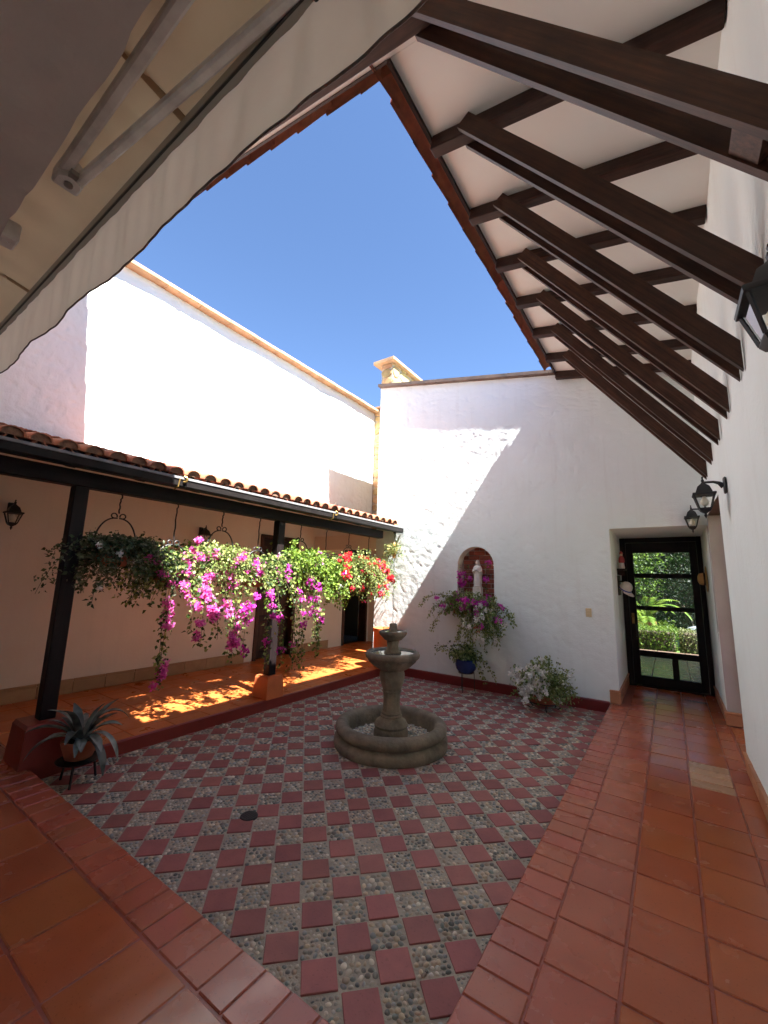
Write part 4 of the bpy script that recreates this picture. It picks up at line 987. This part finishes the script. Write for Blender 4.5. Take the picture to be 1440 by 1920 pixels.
for z, r in ((.06, .082), (.15, .080), (.25, .086), (.33, .084), (.38, .056), (.43, .040), (.475, .030), (.49, .006)):
    for k in range(n): a = -.5+(math.pi+1.0)*k/(n-1); v.append((r*math.cos(a), .004+r*.8*math.sin(a), z))
b.add(v, [(i*n+k, i*n+k+1, (i+1)*n+k+1, (i+1)*n+k) for i in range(7) for k in range(n-1)]); b.build('veil', 'statue_white', sta, 60)
wp = thing('wall_planter', 'wall planter of purple and white bougainvillea spilling out below the niche', 'plant', (NX-.02, YF-.10, 1.20)); rg = np.random.default_rng(41)
b = MB(); b.box(-.33, .33, -.085, .075, -.10, .06, .015); b.build('trough', 'clay', wp)
for s in (-.25, .25):
    b = MB(); b.tube([(s, .09, -.16), (s, -.02, -.14), (s, -.10, -.10), (s, -.105, .02)], .006, 6); b.build('bracket', 'iron', wp)
b = MB(); b.box(-.30, .30, -.07, .06, .055, .065); b.build('soil', 'soil', wp)
kp = lambda p: p[:, 1] < .088
st = []
for k in range(150):
    x0 = rg.uniform(-.30, .30); az = rg.uniform(math.pi*1.0, math.pi*2.0); s = strand(rg, (x0, rg.uniform(-.05, .03), .05), az, rg.uniform(-.1, 1.1), rg.uniform(.15, .42), 3.0); st.append(s)
for (x0, az, e, L) in ((-.25, 3.3, .6, .75), (-.28, 3.3, .9, .85), (-.2, 3.5, .3, .8), (.25, -.25, .6, .62), (.28, -.15, .3, .6), (.2, -.6, .3, .75), (.1, -1.0, .1, .6), (.22, -.5, .2, .7), (.15, -.9, .3, .65)):
    st.append(strand(rg, (x0, -.03, .05), az, e, L, 3.2))
for s in st: s[:, 1] = np.minimum(s[:, 1], .08)
up = []
for k in range(7): s = strand(rg, (rg.choice([-1, 1])*rg.uniform(.16, .3), .14, .05), rg.choice([0, math.pi]), 1.45, rg.uniform(.5, .85), .6); s[:, 1] = np.clip(s[:, 1], .12, .25); s[:, 0] = np.where(s[0, 0] > 0, np.clip(s[:, 0], .13, .32), np.clip(s[:, 0], -.3, -.13)); up.append(s)
cl = clumps_on(rg, st, 46, .45, 1, .062, 16)
cl = [(p-np.array([0, .06, 0]), q, n_) for p, q, n_ in cl]
vine(wp, rg, st, .044, .030, SHD, 3.0, .022, (MAG, cl, .036), keep=kp)
vine(wp, rg, up, .03, .02, GRN+PAL, .8, .015, (MAG, clumps_on(rg, up, 13, .35, 1, .055, 15, .02), .034))
for k in range(46): s_ = strand(rg, (rg.uniform(-.05, .34), rg.uniform(-.06, -.02), .02), rg.uniform(-1.8, -.2), rg.uniform(-.3, .5), rg.uniform(.3, .82), 4.0); s_[:, 1] = np.minimum(s_[:, 1], .08); st.append(s_)
vine(wp, rg, st[-46:], .040, .028, SHD, 2.2, .02, (WHT, [(p-np.array([0, .05, 0]), q, n_) for p, q, n_ in clumps_on(rg, st[-46:], 38, .3, 1, .055, 12)], .038), keep=kp)
vine(wp, rg, st[-2:], .03, .02, GRN, .5, .02, ([(.62, .14, .05), (.55, .10, .06)], [((.12, -.14, -.28), .06, 22), ((.17, -.14, -.34), .035, 10)], .026), keep=kp)

# blue pot on iron stand
bp_ = thing('blue_pot', 'glossy cobalt blue pot on thin iron legs with a leafy vine', 'pot plant', (-2.905, 6.72, ZP)); rg = np.random.default_rng(51)
b = MB(); b.lathe([(.08, .285), (.12, .30), (.165, .36), (.180, .43), (.172, .49), (.178, .505), (.165, .512), (.155, .49)], 26); b.build('pot', 'blue_glaze', bp_, 50)
b = MB(); b.lathe([(0, .485), (.155, .485)], 18); b.build('soil', 'soil', bp_)
b = MB(); b.tube([(.125*math.cos(a), .125*math.sin(a), .295) for a in np.linspace(0, 6.283, 21)], .006, 6); b.build('stand_ring', 'iron', bp_)
for k in range(3):
    a = .5+k*2.094; b = MB(); b.tube([(.125*math.cos(a), .125*math.sin(a), .40), (.13*math.cos(a), .13*math.sin(a), .29), (.14*math.cos(a), .14*math.sin(a), .002)], .006, 6); b.build('leg', 'iron', bp_)
st = [strand(rg, (rg.uniform(-.1, .1), rg.uniform(-.1, .1), .49), rg.uniform(0, 6.283), rg.uniform(.5, 1.5), rg.uniform(.14, .38), 3.4) for _ in range(60)]
st += [strand(rg, (-.1, 0, .49), 3.1, .9, .55, 2.4), strand(rg, (-.1, 0, .49), 3.4, .7, .5, 2.0), strand(rg, (.1, -.05, .49), -.2, .6, .6, 4.2), strand(rg, (.1, -.05, .49), -.5, .4, .55, 4.5)]
for s in st: s[:, 1] = np.minimum(s[:, 1], .24)
vine(bp_, rg, st, .048, .034, SHD+GRN[:1], 1.8, .02, keep=lambda p: p[:, 1] < .26)

# white flowering plant
wf = thing('white_flower_pot', 'round bush of white flowers in a dark bowl on an iron stand', 'pot plant', (-1.63, 6.56, ZP)); rg = np.random.default_rng(61)
b = MB(); b.lathe([(.10, .06), (.16, .07), (.22, .12), (.245, .20), (.25, .22), (.235, .225), (.22, .20)], 26); b.build('bowl', 'clay', wf, 50)
b = MB(); b.lathe([(0, .205), (.22, .205)], 18); b.build('soil', 'soil', wf)
b = MB(); b.tube([(.20*math.cos(a), .20*math.sin(a), .10) for a in np.linspace(0, 6.283, 25)], .008, 6); b.build('stand_ring', 'iron', wf)
for k in range(4):
    a = .4+k*1.571; b = MB(); b.tube([(.20*math.cos(a), .20*math.sin(a), .10), (.15*math.cos(a), .15*math.sin(a), .03), (.19*math.cos(a), .19*math.sin(a), .006), (.23*math.cos(a), .23*math.sin(a), .03)], .008, 6); b.build('leg', 'iron', wf)
st = [strand(rg, (rg.uniform(-.12, .12), rg.uniform(-.12, .12), .21), rg.uniform(0, 6.283), rg.uniform(.45, 1.5), rg.uniform(.26, .54), 2.8) for _ in range(230)]
for s in st: s[:, 1] = np.minimum(s[:, 1], .40)
lowst = [s for s in st if s[-1][0] < .1 and s[-1][1] < .1] or st
vine(wf, rg, st, .042, .028, SHD, 1.8, .02, (WHT, [(p+np.array([-.03, -.05, 0]), q, n_) for p, q, n_ in clumps_on(rg, lowst, 150, .5, 1, .048, 11)]+clumps_on(rg, st, 22, .5, 1, .03, 5), .040), keep=lambda p: p[:, 1] < .40)

# bromeliad on a stand near the first post
ag = thing('bromeliad', 'grey green banded bromeliad with long arching leaves on a three legged stand', 'pot plant', (-4.32, 1.69, ZP)); rg = np.random.default_rng(71)
b = MB(); b.lathe([(.08, .19), (.10, .20), (.135, .30), (.145, .33), (.145, .35), (.13, .35), (.12, .33)], 24); b.build('pot', 'clay', ag, 50)
b = MB(); b.lathe([(0, .335), (.122, .335)], 18); b.build('soil', 'soil', ag)
b = MB(); b.lathe([(.0, .172), (.15, .172), (.165, .188), (.16, .19), (.145, .18), (0, .18)], 24); b.build('stand_tray', 'iron', ag, 40)
for k in range(3):
    a = -.6+k*2.094; b = MB(); b.tube([(.12*math.cos(a), .12*math.sin(a), .172), (.135*math.cos(a), .135*math.sin(a), .08), (.15*math.cos(a), .15*math.sin(a), .004)], .010, 8); b.build('leg', 'iron', ag)
for k in range(24):
    az = k*2.4+rg.uniform(-.2, .2); e0 = rg.uniform(.75, 1.4); L = rg.uniform(.28, .44); gv = rg.uniform(3.0, 6.2)
    if k < 4: az, e0, L, gv = ((-2.0, .8, .44, 5.4), (.5, 1.0, .50, 6.8), (1.3, 1.4, .50, 7.2), (.2, .7, .46, 6.6))[k]
    s = strand(rg, (.03*math.cos(az), .03*math.sin(az), .33), az, e0, L, gv, .05, .03); n = len(s)
    tg = np.gradient(s, axis=0); tg /= np.linalg.norm(tg, axis=1, keepdims=True); side = np.cross(tg, [0, 0, 1]); side /= np.linalg.norm(side, axis=1, keepdims=True)+1e-6
    nn = np.cross(side, tg); w = .033*np.clip(np.minimum(1, (1-np.linspace(0, 1, n))*3+.15), 0, 1)[:, None]*rg.uniform(.8, 1.25)
    V = np.concatenate([s-side*w+nn*w*.45, s, s+side*w+nn*w*.45]); Fc = []
    for i in range(n-1): Fc += [(i, i+1, n+i+1, n+i), (n+i, n+i+1, 2*n+i+1, 2*n+i)]
    obj('leaf', npmesh('leaf', V, np.array(Fc), 'agave_leaf', None, True), ag)

# ------------------------------------------------------------------ wall switch
sw = thing('light_switch', 'small cream light switch plate on the white wall near the passage', 'switch', (-1.037, YF, 1.25))
b = MB(); b.box(-.040, .040, -.016, .002, -.064, .064, .004); b.build('plate', 'switch_cream', sw)
for z in (-.022, .022): b = MB(); b.box(-.016, .016, -.021, -.015, z-.017, z+.017, .003); b.build('rocker', 'switch_cream', sw)

# ------------------------------------------------------------------ garden door
gd = thing('garden_door', 'dark wooden glazed door with four panes opening onto the garden', 'door', (0, YD, 0))
def wbox(name, x0, x1, z0, z1, y0=-.03, y1=.03, m='wood_black', p=gd):
    b = MB(); b.box(x0, x1, y0, y1, z0, z1, .004); return b.build(name, m, p)
wbox('door_jamb', PX0+.002, -.612, .001, PZ-.001, -.08, .08); wbox('door_jamb', .412, XR-.002, .001, PZ-.001, -.08, .08); wbox('door_head', -.611, .411, 2.43, PZ-.002, -.08, .08)
wbox('stile', -.608, -.507, .02, 2.425); wbox('stile', .308, .408, .02, 2.425)
for z0, z1 in ((.014, .165), (.486, .579), (1.26, 1.33), (1.81, 1.89), (2.25, 2.425)): wbox('rail', -.506, .307, z0, z1)
wbox('threshold', PX0+.002, XR-.002, -.004, .012, -.10, .12); wbox('mullion', -.056, .033, .166, .485)
for x0, x1, z0, z1 in ((-.506, -.057, .166, .485), (.034, .307, .166, .485), (-.506, .307, .58, 1.259), (-.506, .307, 1.331, 1.809), (-.506, .307, 1.891, 2.249)):
    wbox('glass_pane', x0, x1, z0, z1, -.003, .003, 'pane_glass')
wbox('lock_plate', -.585, -.545, 1.02, 1.20, -.037, -.029, 'brass')
b = MB(); b.tube([(-.565, -.03, 1.15), (-.565, -.075, 1.15), (-.565, -.08, 1.145)], [.008, .012, .026], 12); b.build('door_knob', 'brass', gd, 40)
b = MB(); b.tube([(-.53, -.03, 1.00), (-.53, -.07, .98), (-.53, -.075, .90), (-.53, -.07, .82), (-.53, -.03, .80)], .008, 8); b.build('pull_handle', 'iron', gd, 40)
# shelf, figurine, cap, straw hat
sh = thing('wall_shelf', 'small dark wooden shelf on the passage wall holding a figurine', 'shelf', (PX0, 7.95, 1.93))
b = MB(); b.box(.0, .12, -.16, .16, -.012, .012, .003); b.build('board', 'wood_dark', sh)
for s in (-.12, .12): b = MB(); b.box(.0, .09, s-.01, s+.01, -.09, -.012, .003); b.build('bracket', 'wood_dark', sh)
b = MB(); b.box(.0, .016, -.17, .17, -.42, -.10, .004); b.build('peg_board', 'wood_dark', sh)
for s in (-.1, .1): b = MB(); b.tube([(.01, s, -.20), (.07, s, -.19)], .009, 8); b.build('peg', 'wood_dark', sh)
fg = thing('figurine', 'little red and white figurine standing on the wooden shelf', 'figurine', (PX0+.065, 7.93, 1.942))
b = MB(); b.lathe([(.042, 0), (.045, .02), (.034, .10), (.038, .15), (.030, .19), (.012, .205)], 14); b.build('gown', 'cloth_white', fg, 50)
b = MB(); b.lathe([(.04, .10), (.046, .12), (.040, .17), (.030, .205), (.020, .215)], 14); b.build('cape', 'robe_red', fg, 50)
b = MB(); b.lathe([(.008, .20), (.020, .22), (.024, .245), (.016, .268), (0, .275)], 12); b.build('head', 'skin_clay', fg, 60)
b = MB(); b.lathe([(.024, .252), (.028, .262), (.016, .285), (0, .30)], 12); b.build('crown', 'robe_red', fg, 50)
cp = thing('cap', 'white baseball cap with blue trim hung on the passage pegs', 'cap', (PX0+.10, 7.86, 1.62)); cp.rotation_euler = (R(8), R(35), R(-25))
b = MB(); b.lathe([(.092, -.02), (.095, .02), (.086, .065), (.060, .10), (.025, .118), (0, .121)], 20); b.build('crown', 'cloth_white', cp, 60)
v = []; n = 13
for k in range(n):
    a = -1.15+2.3*k/(n-1); v += [(.088*math.cos(a), .088*math.sin(a), -.018), (.088*math.cos(a)+.085*max(0, math.cos(a*1.3)), .095*math.sin(a), -.035)]
b = MB().add(v+[(x, y, z-.004) for x, y, z in v], [(2*i, 2*i+1, 2*i+3, 2*i+2) for i in range(n-1)]+[(2*n+2*i, 2*n+2*i+2, 2*n+2*i+3, 2*n+2*i+1) for i in range(n-1)]); b.build('brim', 'cloth_white', cp, 60)
b = MB(); b.lathe([(.0955, -.012), (.0975, .0), (.0965, .008)], 20); b.build('band', 'cloth_blue', cp)
shh = thing('straw_hat', 'round straw hat hung on the passage wall opposite the shelf', 'hat', (XR-.003, 8.05, 1.80)); shh.rotation_euler = (0, R(-90), 0)
b = MB(); b.lathe([(.19, .0), (.20, .006), (.15, .012), (.095, .018), (.092, .06), (.080, .095), (.04, .112), (0, .115)], 26, mod=lambda a, i: 1+.02*math.sin(3*a)); b.build('straw_body', 'straw', shh, 50)
b = MB(); b.lathe([(.0965, .02), (.0975, .03), (.0955, .042)], 26); b.build('band', 'wood_dark', shh)

# ------------------------------------------------------------------ garden seen through the door
tr = MB(); tr.box(-4, 5, YD+.10, 13.5, -.28, -.03); ter = tr.build('terrace', 'floor_grout'); tag(ter, kind='structure')
tmesh = tile_mesh(.59, .29, 'terrace')
for i in range(-3, 4):
    for j in range(16): obj('paving_tile', tmesh, ter, (i*.6-.1, YD+.28+j*.30, -.006+rnd.uniform(-.001, .001)), (rnd.gauss(0, .004), rnd.gauss(0, .004), 0))
pr_ = thing('porch_roof', 'plain brown porch roof shading the terrace outside the garden door', 'roof', (.2, 10.6, 2.6))
b = MB(); b.box(-4, 4.5, YD+.13, 12.6, 2.78, 2.88); under(b.build('boards', 'wood_brown'), pr_)
b = MB(); b.box(-4, 4.5, 12.40, 12.52, 2.58, 2.779, .006); under(b.build('beam', 'wood_brown'), pr_)
for x in (-3.2, 3.4): b = MB(); b.box(x-.06, x+.06, 12.40, 12.52, -.03, 2.579, .006); under(b.build('post', 'wood_brown'), pr_)
GB = [(.13, .21, .025), (.09, .16, .02), (.18, .26, .03), (.06, .11, .015)]
def hedge(x0, x1, y0, y1, z1, label, pal, seed):
    t = thing('hedge', label, 'hedge', ((x0+x1)/2, (y0+y1)/2, -.3)); rg = np.random.default_rng(seed)
    b = MB(); b.box(x0+.06, x1-.06, y0+.06, y1-.06, -.3, z1-.06, .03); under(b.build('branches', 'bark'), t)
    n = 5200; f = rg.random(n); p = np.stack([rg.uniform(x0, x1, n), rg.uniform(y0, y1, n), rg.uniform(-.28, z1, n)], 1)
    p[f < .40, 2] = z1+rg.normal(0, .02, (f < .40).sum()); q = (f >= .40) & (f < .85); p[q, 1] = y0+rg.normal(0, .02, q.sum()); q = f >= .85; p[q, 0] = x0+rg.normal(0, .02, q.sum())
    d = rg.normal(0, 1, (n, 3)); nm = rg.normal(0, .7, (n, 3))+[0, -.4, .6]
    tag(under(obj('foliage', leaf_mesh('foliage', p, d, nm, .05*rg.uniform(.6, 1.3, n), .034*rg.uniform(.6, 1.3, n), pick(pal, n, rg))), t), kind='stuff')
hedge(-1.6, .08, 14.0, 14.9, .50, 'clipped bright green box hedge beside the garden terrace', GB, 1)
hedge(.16, 3.0, 14.3, 15.0, .48, 'clipped yellow green hedge continuing past the gap on the terrace edge', [(.16, .18, .05), (.11, .15, .03), (.20, .20, .09)], 2)
pl = thing('planter', 'large square terracotta planter with a young palm in the garden', 'planter', (-.72, 15.9, -.3))
b = MB(); b.lathe([(.28, 0), (.30, .02), (.37, .78), (.41, .79), (.41, .87), (.36, .87), (.34, .80)], 4, a0=math.pi/4); b.build('pot', 'clay', pl, 20)
b = MB(); b.lathe([(0, .81), (.34, .81)], 4, a0=math.pi/4); b.build('soil', 'soil', pl)
rg = np.random.default_rng(8)
for k in range(11):
    az = rg.uniform(0, 6.283); s = strand(rg, (0, 0, .8), az, rg.uniform(.7, 1.4), rg.uniform(.9, 1.7), 1.5, .05, .05)
    if k == 0: s = strand(rg, (0, 0, .9), -.1, 1.25, 1.5, 1.9, .03, .05)
    tg = np.gradient(s, axis=0); n = len(s); P = np.repeat(s, 2, 0); T = np.repeat(tg/np.linalg.norm(tg, axis=1, keepdims=True), 2, 0)
    sd = np.cross(T, [0, 0, 1]); sd[::2] *= -1; d = T*.6+sd+np.array([0, 0, -.2])
    o = obj('frond', leaf_mesh('frond', P, d, np.tile([0, 0, 1.], (2*n, 1))+rg.normal(0, .1, (2*n, 3)), .26*np.ones(2*n), .035*np.ones(2*n), pick([(.20, .28, .04), (.14, .24, .04)], 2*n, rg)), pl)
def shrub(x, y, z, rad, n, label, pal, seed, lf=.10, cat='shrub'):
    t = thing('shrub', label, cat, (x, y, -.3)); rg = np.random.default_rng(seed)
    b = MB()
    for k in range(5): s = strand(rg, (0, 0, 0), rg.uniform(0, 6.28), 1.2, z+.3, .3, .2, .1); b.tube(s[::3], np.linspace(.05, .015, len(s[::3])), 6)
    b.build('stem', 'bark', t, 50)
    foliage_ball(t, rg, (0, 0, z+.3), rad, n, lf, lf*.55, pal, shell=.35)
DG = [(.010, .022, .006), (.016, .032, .008), (.007, .016, .005)]
MG = [(.04, .075, .015), (.06, .10, .02), (.025, .05, .01)]
shrub(-1.5, 17.5, 2.3, (1.6, 1.2, 1.5), 5200, 'sunlit mid green shrub seen through the top door panes', MG+GB[:1], 21)
shrub(.8, 19.5, 1.4, (2.2, 1.4, 2.0), 5200, 'dark leafy shrub mass behind the garden hedge', DG, 22)
shrub(-3.2, 19.5, 1.2, (2.0, 1.4, 1.8), 3600, 'dark shrub standing behind the terracotta planter', DG, 23)
shrub(3.6, 18.5, 1.8, (1.8, 1.4, 2.2), 3600, 'broad dark green shrub at the end of the yellow green hedge', DG+MG, 24)
shrub(-.75, 15.3, .05, (.30, .22, .22), 500, 'low dark red leaved shrub in front of the planter', [(.20, .05, .06), (.13, .04, .05)], 25, .06)
shrub(-.2, 15.9, .35, (.35, .3, .3), 600, 'small bright green shrub beside the terracotta planter', GB, 26, .08)
def tree(x, y, h, rad, n, label, pal, seed, lf=.16):
    t = thing('tree', label, 'tree', (x, y, -.3)); rg = np.random.default_rng(seed)
    tp_ = np.array([(0, 0, 0), (.08, .05, h*.3), (-.05, .1, h*.6), (.02, .05, h*.85)]); b = MB(); b.tube(tp_, [.22, .17, .12, .06], 10)
    for k in range(7):
        s = strand(rg, tp_[2]*rg.uniform(.6, 1.2), rg.uniform(0, 6.28), rg.uniform(.3, 1.1), rad[0]*rg.uniform(.6, 1), .2, .3, .15); b.tube(s[::2], np.linspace(.07, .015, len(s[::2])), 6)
    b.build('trunk', 'bark', t, 50)
    for k in range(7):
        c = rg.normal(0, .38, 3)*np.array(rad)+[0, 0, h]
        foliage_ball(t, rg, c, np.array(rad)*rg.uniform(.42, .6), n//7, lf, lf*.5, pal, 'crown', .3, None)
tree(1.8, 22.5, 4.2, (3.2, 2.5, 2.6), 6300, 'tall dark tree with a broad crown behind the garden shrubs', DG+MG[:1], 31)
tree(-2.8, 22.0, 4.4, (3.0, 2.4, 2.6), 6300, 'tall sunlit green tree beyond the palm planter', MG+DG, 32)
tree(-13.3, 17.6, 10.55, (2.2, 2.2, 1.3), 5600, 'green treetop peeping over the stone wall against the sky', MG, 33)
th_ = thing('hedge', 'tall dark evergreen hedge closing the back of the garden', 'hedge', (0, 25.5, -.3)); rg = np.random.default_rng(90)
b = MB(); b.box(-14, 14, 25.4, 26.4, -.3, 5.6, .1); under(b.build('branches', 'bark'), th_)
n = 16000; p = np.stack([rg.uniform(-14, 14, n), 25.3+rg.normal(0, .22, n), rg.uniform(-.3, 6.0, n)], 1)
tag(under(obj('foliage', leaf_mesh('foliage', p, rg.normal(0, 1, (n, 3)), rg.normal(0, .7, (n, 3))+[0, -.5, .5], .26*rg.uniform(.6, 1.3, n), .15*rg.uniform(.6, 1.3, n), pick(DG+MG[:1], n, rg))), th_), kind='stuff')
rk = thing('garden_rock', 'low grey blue boulder lying in the shade behind the hedge', 'rock', (.9, 16.8, -.3)); rg = np.random.default_rng(12)
b = MB(); b.lathe([(.9, 0), (.95, .2), (.8, .5), (.5, .72), (.2, .8), (0, .82)], 14, mod=lambda a, i: 1+.14*math.sin(3*a+i)+.08*math.sin(7*a), sy=.6); b.build('boulder', 'rock', rk)
